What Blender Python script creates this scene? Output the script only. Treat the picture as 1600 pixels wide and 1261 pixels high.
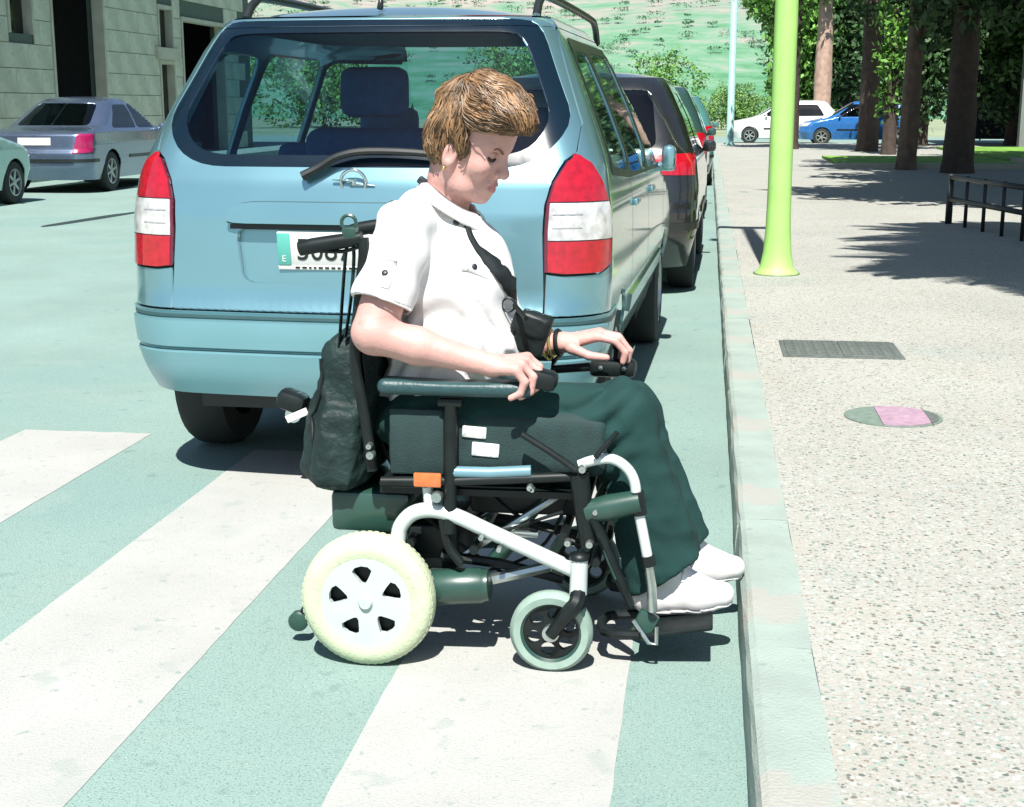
import bpy, bmesh, math, random
import numpy as np
from mathutils import Vector, Matrix
from mathutils.geometry import delaunay_2d_cdt
R = math.radians
for o in list(bpy.data.objects): bpy.data.objects.remove(o)
sc = bpy.context.scene
COL = sc.collection

# ---------------------------------------------------------------- camera
CAM_H = 1.306
FPX, IW, IH = 2200.0, 1600.0, 1261.0
PITCH = math.atan(465 / FPX)
YAW = math.atan(308 / FPX * math.cos(PITCH))
cd = bpy.data.cameras.new('camera'); cam = bpy.data.objects.new('camera', cd); COL.objects.link(cam)
cam.location = (0, 0, CAM_H); cam.rotation_euler = (math.pi / 2 - PITCH, 0, YAW)
cd.sensor_width = 36.0; cd.sensor_fit = 'HORIZONTAL'; cd.lens = 36.0 * FPX / IW
cd.clip_start = 0.05; cd.clip_end = 3000
sc.camera = cam
# ---------------------------------------------------------------- light
SUN_EL = R(57); SUN_AZ = R(-1.5)          # shadows run away from the camera, along the kerb
w = bpy.data.worlds.new('World'); sc.world = w; w.use_nodes = True
nt = w.node_tree; bg = nt.nodes['Background']
sky = nt.nodes.new('ShaderNodeTexSky'); sky.sky_type = 'NISHITA'; sky.sun_disc = False
sky.sun_elevation = SUN_EL; sky.sun_rotation = math.pi; sky.air_density = 1.2; sky.dust_density = .8; sky.ozone_density = 2.0
nt.links.new(sky.outputs[0], bg.inputs[0]); bg.inputs[1].default_value = 0.065
sl = bpy.data.lights.new('sun', 'SUN'); sl.energy = 5.0; sl.angle = R(0.5); sl.color = (1.0, 0.97, 0.91)
sun = bpy.data.objects.new('sun', sl); COL.objects.link(sun)
sdir = Vector((math.sin(SUN_AZ) * math.cos(SUN_EL), math.cos(SUN_AZ) * math.cos(SUN_EL), -math.sin(SUN_EL)))
sun.rotation_euler = sdir.to_track_quat('-Z', 'Y').to_euler(); sun.location = (0, -10, 20)
vs = sc.view_settings; vs.view_transform = 'Standard'; vs.look = 'None'; vs.gamma = 1; vs.exposure = 0.9; vs.use_curve_mapping = False
sc.cycles.max_bounces = 8; sc.cycles.transparent_max_bounces = 12; sc.cycles.caustics_reflective = False; sc.cycles.caustics_refractive = False

# survey helpers: where a sight line of the photograph meets the ground or an upright plane across the road
_f = np.array([-math.sin(YAW) * math.cos(PITCH), math.cos(YAW) * math.cos(PITCH), -math.sin(PITCH)])
_r = np.array([math.cos(YAW), math.sin(YAW), 0.0]); _u = np.cross(_r, _f)
def _ray(x, y): return _f + _r * (x - IW / 2) / FPX - _u * (y - IH / 2) / FPX
def gp(x, y, z=0.0):
    d = _ray(x, y); return np.array([0, 0, CAM_H]) + d * ((z - CAM_H) / d[2])
def pp(x, y, Y):
    d = _ray(x, y); return np.array([0, 0, CAM_H]) + d * (Y / d[1])

# ---------------------------------------------------------------- materials
MATS = {}
def mat(name, col, rough=.6, metal=0., var=.12, vs=6., bump=0., bs=60., coat=0., spec=.5, sub=0., speck=None, detail=3., island=0.):
    if name in MATS: return MATS[name]
    m = bpy.data.materials.new(name); m.use_nodes = True; n = m.node_tree.nodes; l = m.node_tree.links
    b = n['Principled BSDF']; b.inputs['Roughness'].default_value = rough; b.inputs['Metallic'].default_value = metal
    b.inputs['Coat Weight'].default_value = coat; b.inputs['Coat Roughness'].default_value = .06
    b.inputs['Specular IOR Level'].default_value = spec
    if sub:
        b.inputs['Subsurface Weight'].default_value = sub; b.inputs['Subsurface Radius'].default_value = (.012, .005, .003); b.inputs['Subsurface Scale'].default_value = 1.0
    tc = n.new('ShaderNodeTexCoord'); nz = n.new('ShaderNodeTexNoise'); nz.inputs['Scale'].default_value = vs; nz.inputs['Detail'].default_value = detail
    l.new(tc.outputs['Object'], nz.inputs['Vector'])
    mr = n.new('ShaderNodeMapRange'); mr.inputs[1].default_value = .25; mr.inputs[2].default_value = .75
    l.new(nz.outputs[0], mr.inputs[0]); last = mr.outputs[0]
    mix = n.new('ShaderNodeMix'); mix.data_type = 'RGBA'
    mix.inputs[6].default_value = tuple(max(0, c * (1 - var)) for c in col) + (1,)
    mix.inputs[7].default_value = tuple(min(1, c * (1 + var)) for c in col) + (1,)
    l.new(last, mix.inputs[0]); colout = mix.outputs[2]
    if island:
        ge = n.new('ShaderNodeNewGeometry'); hs = n.new('ShaderNodeHueSaturation')
        m2 = n.new('ShaderNodeMapRange'); m2.inputs[3].default_value = 1 - island; m2.inputs[4].default_value = 1 + island
        l.new(ge.outputs['Random Per Island'], m2.inputs[0]); l.new(m2.outputs[0], hs.inputs['Value']); l.new(colout, hs.inputs['Color']); colout = hs.outputs[0]
    if speck:                                     # list of (scale, threshold, colour, amount)
        for sc_, th, c2, am in speck:
            z2 = n.new('ShaderNodeTexNoise'); z2.inputs['Scale'].default_value = sc_; z2.inputs['Detail'].default_value = 2.
            l.new(tc.outputs['Object'], z2.inputs['Vector'])
            r2 = n.new('ShaderNodeMapRange'); r2.inputs[1].default_value = th; r2.inputs[2].default_value = th + .07; r2.inputs[4].default_value = am
            l.new(z2.outputs[0], r2.inputs[0])
            x2 = n.new('ShaderNodeMix'); x2.data_type = 'RGBA'; x2.inputs[7].default_value = tuple(c2) + (1,)
            l.new(r2.outputs[0], x2.inputs[0]); l.new(colout, x2.inputs[6]); colout = x2.outputs[2]
    l.new(colout, b.inputs['Base Color'])
    rr = n.new('ShaderNodeMapRange'); rr.inputs[3].default_value = max(.02, rough * .82); rr.inputs[4].default_value = min(1, rough * 1.15)
    l.new(nz.outputs[0], rr.inputs[0]); l.new(rr.outputs[0], b.inputs['Roughness'])
    if bump:
        bz = n.new('ShaderNodeTexNoise'); bz.inputs['Scale'].default_value = bs; bz.inputs['Detail'].default_value = 4.
        l.new(tc.outputs['Object'], bz.inputs['Vector'])
        bp = n.new('ShaderNodeBump'); bp.inputs['Strength'].default_value = bump; bp.inputs['Distance'].default_value = .01
        l.new(bz.outputs[0], bp.inputs['Height']); l.new(bp.outputs[0], b.inputs['Normal'])
    MATS[name] = m; return m
def glassmat(name, tint, refl=.0, rough=.02, ior=1.45):
    if name in MATS: return MATS[name]
    m = bpy.data.materials.new(name); m.use_nodes = True; n = m.node_tree.nodes; l = m.node_tree.links
    n.remove(n['Principled BSDF']); out = n['Material Output']
    tr = n.new('ShaderNodeBsdfTransparent'); tr.inputs[0].default_value = tuple(tint) + (1,)
    gl = n.new('ShaderNodeBsdfGlossy'); gl.inputs['Roughness'].default_value = rough; gl.inputs[0].default_value = (1, 1, 1, 1)
    lw0 = n.new('ShaderNodeLayerWeight'); lw0.inputs[0].default_value = .5; lw = n.new('ShaderNodeMath'); lw.operation = 'POWER'; lw.inputs[1].default_value = 5.; l.new(lw0.outputs['Facing'], lw.inputs[0])
    nz = n.new('ShaderNodeTexNoise'); nz.inputs['Scale'].default_value = 3.; bp = n.new('ShaderNodeBump'); bp.inputs['Strength'].default_value = .03
    l.new(nz.outputs[0], bp.inputs['Height']); l.new(bp.outputs[0], gl.inputs['Normal'])
    ad = n.new('ShaderNodeMath'); ad.operation = 'ADD'; ad.inputs[1].default_value = refl + ((ior - 1) / (ior + 1)) ** 2; ad.use_clamp = True
    l.new(lw.outputs[0], ad.inputs[0]); mx = n.new('ShaderNodeMixShader'); l.new(ad.outputs[0], mx.inputs[0])
    l.new(tr.outputs[0], mx.inputs[1]); l.new(gl.outputs[0], mx.inputs[2]); l.new(mx.outputs[0], out.inputs[0])
    MATS[name] = m; return m

# ---------------------------------------------------------------- object helpers
BASE = {}
def tag(o, label=None, cat=None, group=None, kind=None):
    if label: o['label'] = label
    if cat: o['category'] = cat
    if group: o['group'] = group
    if kind: o['kind'] = kind
    return o
def thing(name, loc, label, cat, group=None, rotz=0.):
    o = bpy.data.objects.new(name, None); COL.objects.link(o); o.location = loc; o.rotation_euler = (0, 0, rotz)
    o.empty_display_size = .1; BASE[o.name] = np.array(loc, float); return tag(o, label, cat, group)
def obj(name, V, F, m, parent=None, smooth=True, local=False, auto=None):
    """one mesh object; V in world coordinates unless local"""
    V = np.asarray(V, float).reshape(-1, 3)
    base = np.zeros(3)
    if parent is not None and not local: base = BASE.get(parent.name, np.zeros(3))
    me = bpy.data.meshes.new(name); me.from_pydata((V - base).tolist(), [], F if isinstance(F, list) else F.tolist())
    if isinstance(m, (list, tuple)):
        for x in m: me.materials.append(x)
    elif m: me.materials.append(m)
    me.update()
    if smooth:
        me.polygons.foreach_set('use_smooth', [True] * len(me.polygons))
        if auto: me.set_sharp_from_angle(angle=R(auto))
    o = bpy.data.objects.new(name, me); COL.objects.link(o); o.parent = parent
    BASE[o.name] = base; return o
def inst(name, src, parent, loc=(0, 0, 0), rot=(0, 0, 0), scale=(1, 1, 1)):
    o = bpy.data.objects.new(name, src.data if hasattr(src, 'data') else src); COL.objects.link(o); o.parent = parent
    o.location = loc; o.rotation_euler = rot; o.scale = scale; return o
def copy_tree(o, parent=None):
    c = o.copy(); COL.objects.link(c); c.parent = parent
    for ch in o.children: copy_tree(ch, c)
    return c
class MB:
    def __init__(s): s.V = []; s.F = []
    def add(s, V, F):
        k = len(s.V); s.V.extend([tuple(map(float, v)) for v in V]); s.F.extend([tuple(int(i) + k for i in f) for f in F]); return s
    def box(s, lo, hi):
        x0, y0, z0 = lo; x1, y1, z1 = hi
        return s.add([(x0,y0,z0),(x1,y0,z0),(x1,y1,z0),(x0,y1,z0),(x0,y0,z1),(x1,y0,z1),(x1,y1,z1),(x0,y1,z1)],
                     [(0,3,2,1),(4,5,6,7),(0,1,5,4),(1,2,6,5),(2,3,7,6),(3,0,4,7)])
    def tube(s, path, r, n=10, smooth=0, cap=True, closed=False, flat=1.):
        return s.add(*tube(path, r, n, smooth, cap, closed, flat))
    def build(s, name, m, parent=None, smooth=True, local=False, auto=40): return obj(name, s.V, s.F, m, parent, smooth, local, auto)
def catmull(P, k, closed=False):
    P = [np.asarray(p, float) for p in P]; out = []; n = len(P)
    rng = n if closed else n - 1
    for i in range(rng):
        p1 = P[i]; p2 = P[(i + 1) % n]
        p0 = P[i - 1] if (i > 0 or closed) else 2 * p1 - p2
        p3 = P[(i + 2) % n] if (i + 2 < n or closed) else 2 * p2 - p1
        for j in range(k):
            t = j / k
            out.append(.5 * ((2 * p1) + (p2 - p0) * t + (2 * p0 - 5 * p1 + 4 * p2 - p3) * t * t + (3 * p1 - p0 - 3 * p2 + p3) * t ** 3))
    if not closed: out.append(P[-1])
    return out
def tube(path, r, n=10, smooth=0, cap=True, closed=False, flat=1.):
    P = [np.asarray(p, float) for p in path]; rr = list(r) if hasattr(r, '__len__') else [r] * len(P)
    if smooth:
        Q = [np.append(p, q) for p, q in zip(P, rr)]; Q = catmull(Q, smooth, closed); P = [q[:-1] for q in Q]; rr = [q[-1] for q in Q]
    m = len(P); T = []
    for i in range(m):
        if closed: t = P[(i + 1) % m] - P[i - 1]
        else: t = P[min(i + 1, m - 1)] - P[max(i - 1, 0)]
        T.append(t / (np.linalg.norm(t) + 1e-12))
    ref = np.array([0, 0, 1.]) if abs(T[0][2]) < .9 else np.array([1., 0, 0])
    nrm = np.cross(T[0], ref); nrm /= np.linalg.norm(nrm); V = []; F = []
    for i in range(m):
        nrm = nrm - T[i] * (nrm @ T[i]); nrm /= np.linalg.norm(nrm); b = np.cross(T[i], nrm)
        for k in range(n):
            a = 2 * math.pi * k / n; V.append(P[i] + rr[i] * (math.cos(a) * nrm + flat * math.sin(a) * b))
    for i in range(m if closed else m - 1):
        j = (i + 1) % m
        for k in range(n): F.append((i * n + k, i * n + (k + 1) % n, j * n + (k + 1) % n, j * n + k))
    if cap and not closed:
        F.append(tuple(range(n - 1, -1, -1))); F.append(tuple((m - 1) * n + k for k in range(n)))
    return V, F
def lathe(prof, n=32, axis='y', c=(0, 0, 0)):
    """prof: (radius, offset along axis)"""
    V = []; F = []; m = len(prof); c = np.asarray(c, float)
    for (r, h) in prof:
        for k in range(n):
            a = 2 * math.pi * k / n; x, z = r * math.cos(a), r * math.sin(a)
            V.append(c + {'y': (x, h, z), 'z': (x, z, h), 'x': (h, x, z)}[axis])
    for i in range(m - 1):
        for k in range(n):
            q = (i * n + k, i * n + (k + 1) % n, (i + 1) * n + (k + 1) % n, (i + 1) * n + k); F.append(q if axis != 'y' else q[::-1])
    return V, F
def bbox(c, size, bev=.01, rot=None, seg=2):
    """bevelled box -> V, F"""
    bm = bmesh.new(); bmesh.ops.create_cube(bm, size=1.0)
    for v in bm.verts: v.co = Vector((v.co.x * size[0], v.co.y * size[1], v.co.z * size[2]))
    if bev: bmesh.ops.bevel(bm, geom=list(bm.edges), offset=min(bev, min(size) * .49), segments=seg, profile=.5, affect='EDGES')
    bm.verts.index_update(); M = rot if rot is not None else Matrix.Identity(3)
    V = [np.array(M @ v.co) + np.asarray(c, float) for v in bm.verts]; F = [tuple(v.index for v in f.verts) for f in bm.faces]; bm.free(); return V, F
def rotm(ax, deg): return Matrix.Rotation(R(deg), 3, ax)
def prism(poly, lo, hi, axis='y'):
    """2-D outline (a,b) pushed along axis. axis y: (x,z); axis x: (y,z); axis z: (x,y)"""
    def P(a, b, h): return {'y': (a, h, b), 'x': (h, a, b), 'z': (a, b, h)}[axis]
    n = len(poly); V = [P(a, b, lo) for a, b in poly] + [P(a, b, hi) for a, b in poly]
    F = [tuple(range(n)), tuple(range(2 * n - 1, n - 1, -1))] + [(i, i + n, (i + 1) % n + n, (i + 1) % n) for i in range(n)]
    return V, F
def text_mesh(s, size, depth=.0015):
    c = bpy.data.curves.new('lettering', 'FONT'); c.body = s; c.size = size; c.extrude = depth; c.align_x = 'LEFT'
    o = bpy.data.objects.new('lettering', c); COL.objects.link(o); bpy.context.view_layer.update()
    me = bpy.data.meshes.new_from_object(o.evaluated_get(bpy.context.evaluated_depsgraph_get())); bpy.data.objects.remove(o)
    V = [tuple(v.co) for v in me.vertices]; F = [tuple(p.vertices) for p in me.polygons]; return V, F

# ---------------------------------------------------------------- implicit surfaces (soft bodies, cloth, bags)
def smin(a, b, k):
    h = np.clip(.5 + .5 * (b - a) / k, 0, 1); return b + (a - b) * h - k * h * (1 - h)
def smax(a, b, k): return -smin(-a, -b, k)
def cone(P, a, b, ra, rb):
    a = np.asarray(a, float); ba = np.asarray(b, float) - a; pa = P - a
    t = np.clip((pa @ ba) / (ba @ ba + 1e-12), 0, 1); return np.linalg.norm(pa - t[:, None] * ba, axis=1) - (ra + (rb - ra) * t)
def ball(P, c, r): return np.linalg.norm(P - np.asarray(c, float), axis=1) - r
def ell(P, c, r, M=None):
    q = P - np.asarray(c, float)
    if M is not None: q = q @ M                       # columns of M: local axes in world
    r = np.asarray(r, float); k0 = np.linalg.norm(q / r, axis=1); k1 = np.linalg.norm(q / (r * r), axis=1)
    return k0 * (k0 - 1) / np.maximum(k1, 1e-9)
def sbox(P, c, hs, rad, M=None):
    q = P - np.asarray(c, float)
    if M is not None: q = q @ M
    q = np.abs(q) - (np.asarray(hs, float) - rad)
    return np.linalg.norm(np.maximum(q, 0), axis=1) + np.minimum(q.max(axis=1), 0) - rad
def chain(P, pts, rad, k=.01):
    d = cone(P, pts[0], pts[1], rad[0], rad[1])
    for i in range(1, len(pts) - 1): d = smin(d, cone(P, pts[i], pts[i + 1], rad[i], rad[i + 1]), k)
    return d
def wob(P, s, seed=0):
    """cheap smooth noise, about -1..1"""
    rs = np.random.RandomState(seed); o = np.zeros(len(P))
    for i in range(5):
        d = rs.randn(3); d /= np.linalg.norm(d); o += np.sin(P @ d * s * (1 + .35 * i) + rs.rand() * 7)
    return o / 3.
def nets(f, lo, hi, h, B=10):
    lo = np.asarray(lo, float); hi = np.asarray(hi, float); n = (np.ceil((hi - lo) / h / B).astype(int)) * B + 1
    vol = np.ones(n, np.float32); nb = (n - 1) // B
    ci, cj, ck = np.meshgrid(*[np.arange(x) for x in nb], indexing='ij'); cb = np.stack([ci.ravel(), cj.ravel(), ck.ravel()], 1)
    cen = lo + (cb + .5) * B * h; fc = f(cen); half = B * h * .87 * 1.35 + h
    for b in cb[fc < -half]:
        vol[b[0]*B:(b[0]+1)*B+1, b[1]*B:(b[1]+1)*B+1, b[2]*B:(b[2]+1)*B+1] = -1
    g = np.arange(B + 1); gi, gj, gk = np.meshgrid(g, g, g, indexing='ij'); G = np.stack([gi.ravel(), gj.ravel(), gk.ravel()], 1)
    act = cb[np.abs(fc) <= half]
    for i in range(0, len(act), 64):
        ch = act[i:i + 64]; idx = ch[:, None, :] * B + G[None]; val = f((lo + idx.reshape(-1, 3) * h)).astype(np.float32)
        idx = idx.reshape(-1, 3); vol[idx[:, 0], idx[:, 1], idx[:, 2]] = val
    neg = vol < 0
    c = sum(neg[i:n[0]-1+i, j:n[1]-1+j, k:n[2]-1+k].astype(np.int8) for i in (0, 1) for j in (0, 1) for k in (0, 1))
    A = np.argwhere((c > 0) & (c < 8)); vid = -np.ones(n - 1, int); vid[A[:, 0], A[:, 1], A[:, 2]] = np.arange(len(A))
    S = np.zeros((len(A), 3)); N = np.zeros(len(A)); cor = [(i, j, k) for i in (0, 1) for j in (0, 1) for k in (0, 1)]
    for p in cor:
        for ax in range(3):
            if p[ax]: continue
            q = list(p); q[ax] = 1
            v0 = vol[A[:, 0] + p[0], A[:, 1] + p[1], A[:, 2] + p[2]]; v1 = vol[A[:, 0] + q[0], A[:, 1] + q[1], A[:, 2] + q[2]]
            cr = (v0 < 0) != (v1 < 0); t = np.where(cr, v0 / np.where(cr, v0 - v1, 1), 0)
            pt = np.tile(np.array(p, float), (len(A), 1)); pt[:, ax] += t; S[cr] += pt[cr]; N[cr] += 1
    V = lo + (A + S / N[:, None]) * h; Q = []
    for ax in range(3):
        a1, a2 = (ax + 1) % 3, (ax + 2) % 3; s0 = [slice(0, x) for x in n]; s1 = list(s0); s0[ax] = slice(0, n[ax] - 1); s1[ax] = slice(1, n[ax])
        n0 = neg[tuple(s0)]; n1 = neg[tuple(s1)]; E = np.argwhere(n0 != n1)
        E = E[(E[:, a1] > 0) & (E[:, a2] > 0) & (E[:, a1] < n[a1] - 1) & (E[:, a2] < n[a2] - 1)]
        if not len(E): continue
        fl = n0[E[:, 0], E[:, 1], E[:, 2]]
        def cell(d1, d2):
            C = E.copy(); C[:, a1] += d1; C[:, a2] += d2; return vid[C[:, 0], C[:, 1], C[:, 2]]
        q = np.stack([cell(-1, -1), cell(0, -1), cell(0, 0), cell(-1, 0)], 1); q[~fl] = q[~fl][:, ::-1]; Q.append(q)
    return V, np.concatenate(Q)
def onto(f, p, off=0., it=8):
    """slide a point onto the surface f=off"""
    p = np.asarray(p, float).copy(); e = 1e-3
    for _ in range(it):
        q = np.vstack([p, p + (e, 0, 0), p + (0, e, 0), p + (0, 0, e)]); v = f(q); g = (v[1:] - v[0]) / e
        p = p - g * (v[0] - off) / max(g @ g, .2)
    return p
def grad(f, p):
    e = 1e-3; p = np.asarray(p, float); q = np.vstack([p, p + (e, 0, 0), p + (0, e, 0), p + (0, 0, e)]); v = f(q); g = (v[1:] - v[0]) / e
    return g / (np.linalg.norm(g) + 1e-9)
# ================================================================ the setting
random.seed(4); np.random.seed(4)
M_asphalt = mat('asphalt', (.212, .302, .272), .9, var=.10, vs=1.1, bump=.35, bs=220, spec=.25,
    speck=[(.55, .56, (.180, .278, .256), .7), (2.4, .60, (.235, .312, .278), .5), (34, .60, (.155, .235, .212), .45), (9, .66, (.12, .19, .175), .5), (190, .57, (.085, .145, .135), .75), (140, .60, (.29, .37, .34), .7), (330, .60, (.07, .12, .11), .5)])
M_paint = mat('road_paint', (.368, .37, .35), .75, var=.06, vs=3, bump=.25, bs=160, spec=.3,
    speck=[(120, .66, (.22, .28, .255), .7), (7, .63, (.28, .315, .29), .6), (28, .66, (.20, .26, .235), .7), (240, .60, (.25, .28, .26), .7), (1.5, .58, (.30, .32, .30), .6)])
M_aggr = mat('exposed_aggregate', (.335, .325, .29), .9, var=.10, vs=.9, bump=.3, bs=90, spec=.2, detail=2, speck=[(2.2, .58, (.33, .31, .26), .45), (.8, .6, (.27, .30, .275), .5)])
def pebbles(m, scale, ramp, amount):
    """washed pebbles: one random colour per grain over the cement"""
    n = m.node_tree.nodes; l = m.node_tree.links; b = n['Principled BSDF']; old = b.inputs['Base Color'].links[0].from_socket
    tc = n.new('ShaderNodeTexCoord'); vo = n.new('ShaderNodeTexVoronoi'); vo.inputs['Scale'].default_value = scale; vo.inputs['Randomness'].default_value = 1
    l.new(tc.outputs['Object'], vo.inputs['Vector']); sp = n.new('ShaderNodeSeparateColor'); l.new(vo.outputs['Color'], sp.inputs[0])
    cr = n.new('ShaderNodeValToRGB'); cr.color_ramp.interpolation = 'CONSTANT'; el = cr.color_ramp.elements
    el[0].position = 0; el[0].color = ramp[0][1] + (1,); el[1].position = ramp[1][0]; el[1].color = ramp[1][1] + (1,)
    for p_, c_ in ramp[2:]: e_ = el.new(p_); e_.color = c_ + (1,)
    l.new(sp.outputs[0], cr.inputs[0])
    mk = n.new('ShaderNodeMath'); mk.operation = 'LESS_THAN'; l.new(vo.outputs['Distance'], mk.inputs[0])
    th = n.new('ShaderNodeMapRange'); th.inputs[3].default_value = .12; th.inputs[4].default_value = .62; l.new(sp.outputs[1], th.inputs[0]); l.new(th.outputs[0], mk.inputs[1])
    am = n.new('ShaderNodeMath'); am.operation = 'MULTIPLY'; am.inputs[1].default_value = amount; l.new(mk.outputs[0], am.inputs[0])
    mx = n.new('ShaderNodeMix'); mx.data_type = 'RGBA'; l.new(am.outputs[0], mx.inputs[0]); l.new(old, mx.inputs[6]); l.new(cr.outputs[0], mx.inputs[7]); l.new(mx.outputs[2], b.inputs['Base Color'])
pebbles(M_aggr, 82, [(0, (.07, .10, .085)), (.16, (.15, .115, .09)), (.24, (.16, .21, .185)), (.40, (.38, .41, .38)), (.62, (.30, .29, .25)), (.76, (.24, .31, .28)), (.9, (.42, .43, .40))], .85)
pebbles(M_aggr, 150, [(0, (.10, .13, .11)), (.14, (.20, .22, .19)), (.3, (.35, .36, .33)), (.9, (.40, .41, .38))], .5)
M_kerb = mat('kerb_concrete', (.275, .33, .295), .85, var=.12, vs=5, bump=.4, bs=120, spec=.2,
    speck=[(14, .66, (.17, .22, .19), .6), (60, .68, (.16, .20, .18), .7), (4, .6, (.33, .31, .28), .7)])
M_earth = mat('dry_earth', (.22, .26, .16), .95, var=.25, vs=.2)
M_dark = mat('black_plastic', (.012, .016, .016), .45, var=.2, vs=20)
M_rubber = mat('black_rubber', (.02, .024, .023), .8, var=.2, vs=30)

def sheet(name, rects, z, m, parent=None, kind='structure'):
    b = MB()
    for (x0, y0, x1, y1) in rects: b.add([(x0,y0,z),(x1,y0,z),(x1,y1,z),(x0,y1,z)], [(0,1,2,3)])
    o = b.build(name, m, parent, smooth=False)
    if kind: o['kind'] = kind
    return o
sheet('ground', [(-1500, -1500, 1500, 1500)], -.03, M_earth)
road = sheet('road', [(-11.6, -12, .12, 49), (-70, 49, 70, 63), (-11.6, 63, .12, 130)], 0., M_asphalt)
# painted crossing bars, parallel to the kerb, with slightly ragged edges
def stripe(x0, x1, y0, y1, sd):
    rs = random.Random(sd); P = []
    n = 60
    for i in range(n + 1): P.append((x0 + rs.uniform(-.0015, .0015), y0 + (y1 - y0) * i / n))
    for i in range(1, 8): P.append((x0 + (x1 - x0) * i / 8, y1 + rs.uniform(-.008, .008)))
    for i in range(n, -1, -1): P.append((x1 + rs.uniform(-.0015, .0015), y0 + (y1 - y0) * i / n))
    n = len(P); V = [(a, b, .0018) for a, b in P] + [(a, b, -.004) for a, b in P]; return obj('painted_stripe', V, [tuple(range(n))[::-1]] + [(i, (i + 1) % n, (i + 1) % n + n, i + n) for i in range(n)], M_paint, road, smooth=False)
for i, (a, b, e) in enumerate([(-4.76, -4.24, 5.3), (-3.75, -3.23, 5.3), (-2.755, -2.21, 5.33), (-1.71, -1.18, 5.12), (-.695, -.15, 5.1)]): stripe(a, b, .6, e, i)
# shadow streak on the carriageway, painted as a dark sheet with no caster
def blob(P, z, m, name, parent):
    V = [(a, b, z) for a, b in P]; return obj(name, V, [tuple(range(len(V)))], m, parent, smooth=False)
M_shade = mat('road_shade', (.018, .035, .036), .7, var=.2, vs=8)
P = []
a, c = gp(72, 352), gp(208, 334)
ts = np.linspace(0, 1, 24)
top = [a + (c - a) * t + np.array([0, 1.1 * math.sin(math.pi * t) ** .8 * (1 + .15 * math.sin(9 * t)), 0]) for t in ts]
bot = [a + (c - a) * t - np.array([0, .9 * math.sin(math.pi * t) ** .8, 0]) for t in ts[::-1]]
blob([(p[0], p[1]) for p in bot[::-1]] + [(p[0], p[1]) for p in top[::-1]], .004, M_shade, 'painted_shadow', road)

PZ = .13
pave = sheet('pavement', [(.20, -12, 22, 47)], PZ - .03, M_kerb)
bays = [-12, 2.2, 17.9, 33, 47]
for i in range(4):
    y0, y1 = bays[i] + .006, bays[i + 1] - .006
    if i == 0: y1 = bays[1]
    if i == 1: y0 = bays[1]
    b = MB().box((.2592, y0, PZ - .06), (22, y1, PZ)); b.build('paving_bay', M_aggr, pave, smooth=False)
# kerb stones, one metre each
kerb = thing('kerb', (0, 0, 0), None, None); kerb['kind'] = 'structure'
rs = random.Random(8)
def kerbstone(seed):
    rs = random.Random(seed); nx, ny = 3, 6; L = .9935; prof = [(.0, -.06), (.0, .05), (.002, .108), (.010, .126), (.026, PZ + .002), (.085, PZ + .003), (.147, PZ + .001), (.147, -.06)]
    V = []; F = []
    for j in range(ny + 1):
        for (x, z) in prof:
            chip = rs.uniform(0, .005) if .1 < z < .13 and rs.random() < .6 else 0
            V.append((x + chip + rs.uniform(-.0015, .0015), L * j / ny, z - chip * .5 + rs.uniform(-.001, .001)))
    k = len(prof)
    for j in range(ny):
        for i in range(k - 1): F.append((j*k+i, j*k+i+1, (j+1)*k+i+1, (j+1)*k+i)[::-1])
    F.append(tuple(range(k))[::-1]); F.append(tuple(ny*k+i for i in range(k)))
    return V, F
ks = []
for s in range(5):
    V, F = kerbstone(s); o = obj('kerb_stone', V, F, M_kerb, kerb, smooth=False); o.location = (.112, 2.0 + .995 * s, 0); ks.append(o)
for i in list(range(-8, 0)) + list(range(5, 45)):
    inst('kerb_stone', ks[i % 5], kerb, (.112 + rs.uniform(-.003, .003), 2.0 + .995 * i, rs.uniform(-.002, .002)))
# service covers set in the pavement
M_cast = mat('cast_iron', (.10, .115, .105), .75, var=.25, vs=25, bump=.5, bs=90)
M_castpink = mat('painted_cover_pink', (.33, .22, .28), .7, var=.2, vs=30)
M_castgreen = mat('galvanised_cover', (.15, .20, .165), .6, var=.2, vs=30)
t = thing('manhole_cover', (.67, 6.99, PZ), 'rectangular dark grey service cover set in the speckled pavement', 'manhole cover')
b = MB().add(*bbox((0, 0, .002), (.57, .47, .008), .002)); b.build('frame', M_cast, t, local=True)
for i in range(2):
    b = MB().add(*bbox((-.133 + i * .266, 0, .007), (.258, .44, .008), .002)); p = b.build('plate', M_cast, t, local=True)
    tr = None
    for k in range(9):
        for j in range(5):
            c = (-.133 + i * .266 - .1 + .05 * j, -.19 + .0475 * k, .0125)
            if tr is None: tr = MB().add(*bbox((0, 0, 0), (.03, .012, .004), 0)).build('tread_bar', M_cast, p, local=True); tr.location = c
            else: inst('tread_bar', tr, p, c)
t = thing('round_cover', (.737, 5.46, PZ), 'round water cover with a pink middle and grey ends in the pavement', 'manhole cover')
def disc(r, x0, x1, z0, z1, n=40):
    P = []
    for k in range(n): a = 2 * math.pi * k / n; P.append((min(max(r * math.cos(a), x0), x1), r * math.sin(a)))
    return prism(P[::-1], z0, z1, 'z')
MB().add(*disc(.185, -1, 1, -.004, .004)).build('rim', M_castgreen, t, local=True, smooth=False)
MB().add(*disc(.172, -.055, .128, .004, .008)).build('painted_lid', M_castpink, t, local=True, smooth=False)
MB().add(*disc(.172, .130, 1, .004, .007)).build('hinge_plate', M_cast, t, local=True, smooth=False)

# far pavement on the other side of the road
sheet('far_pavement', [(-40, -12, -11.75, 47)], .12, M_kerb)
M_gut = M_kerb
MB().box((-11.75, -12, -.02), (-11.6, 47, .125)).build('far_kerb', M_kerb, None, smooth=False)['kind'] = 'structure'

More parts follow.
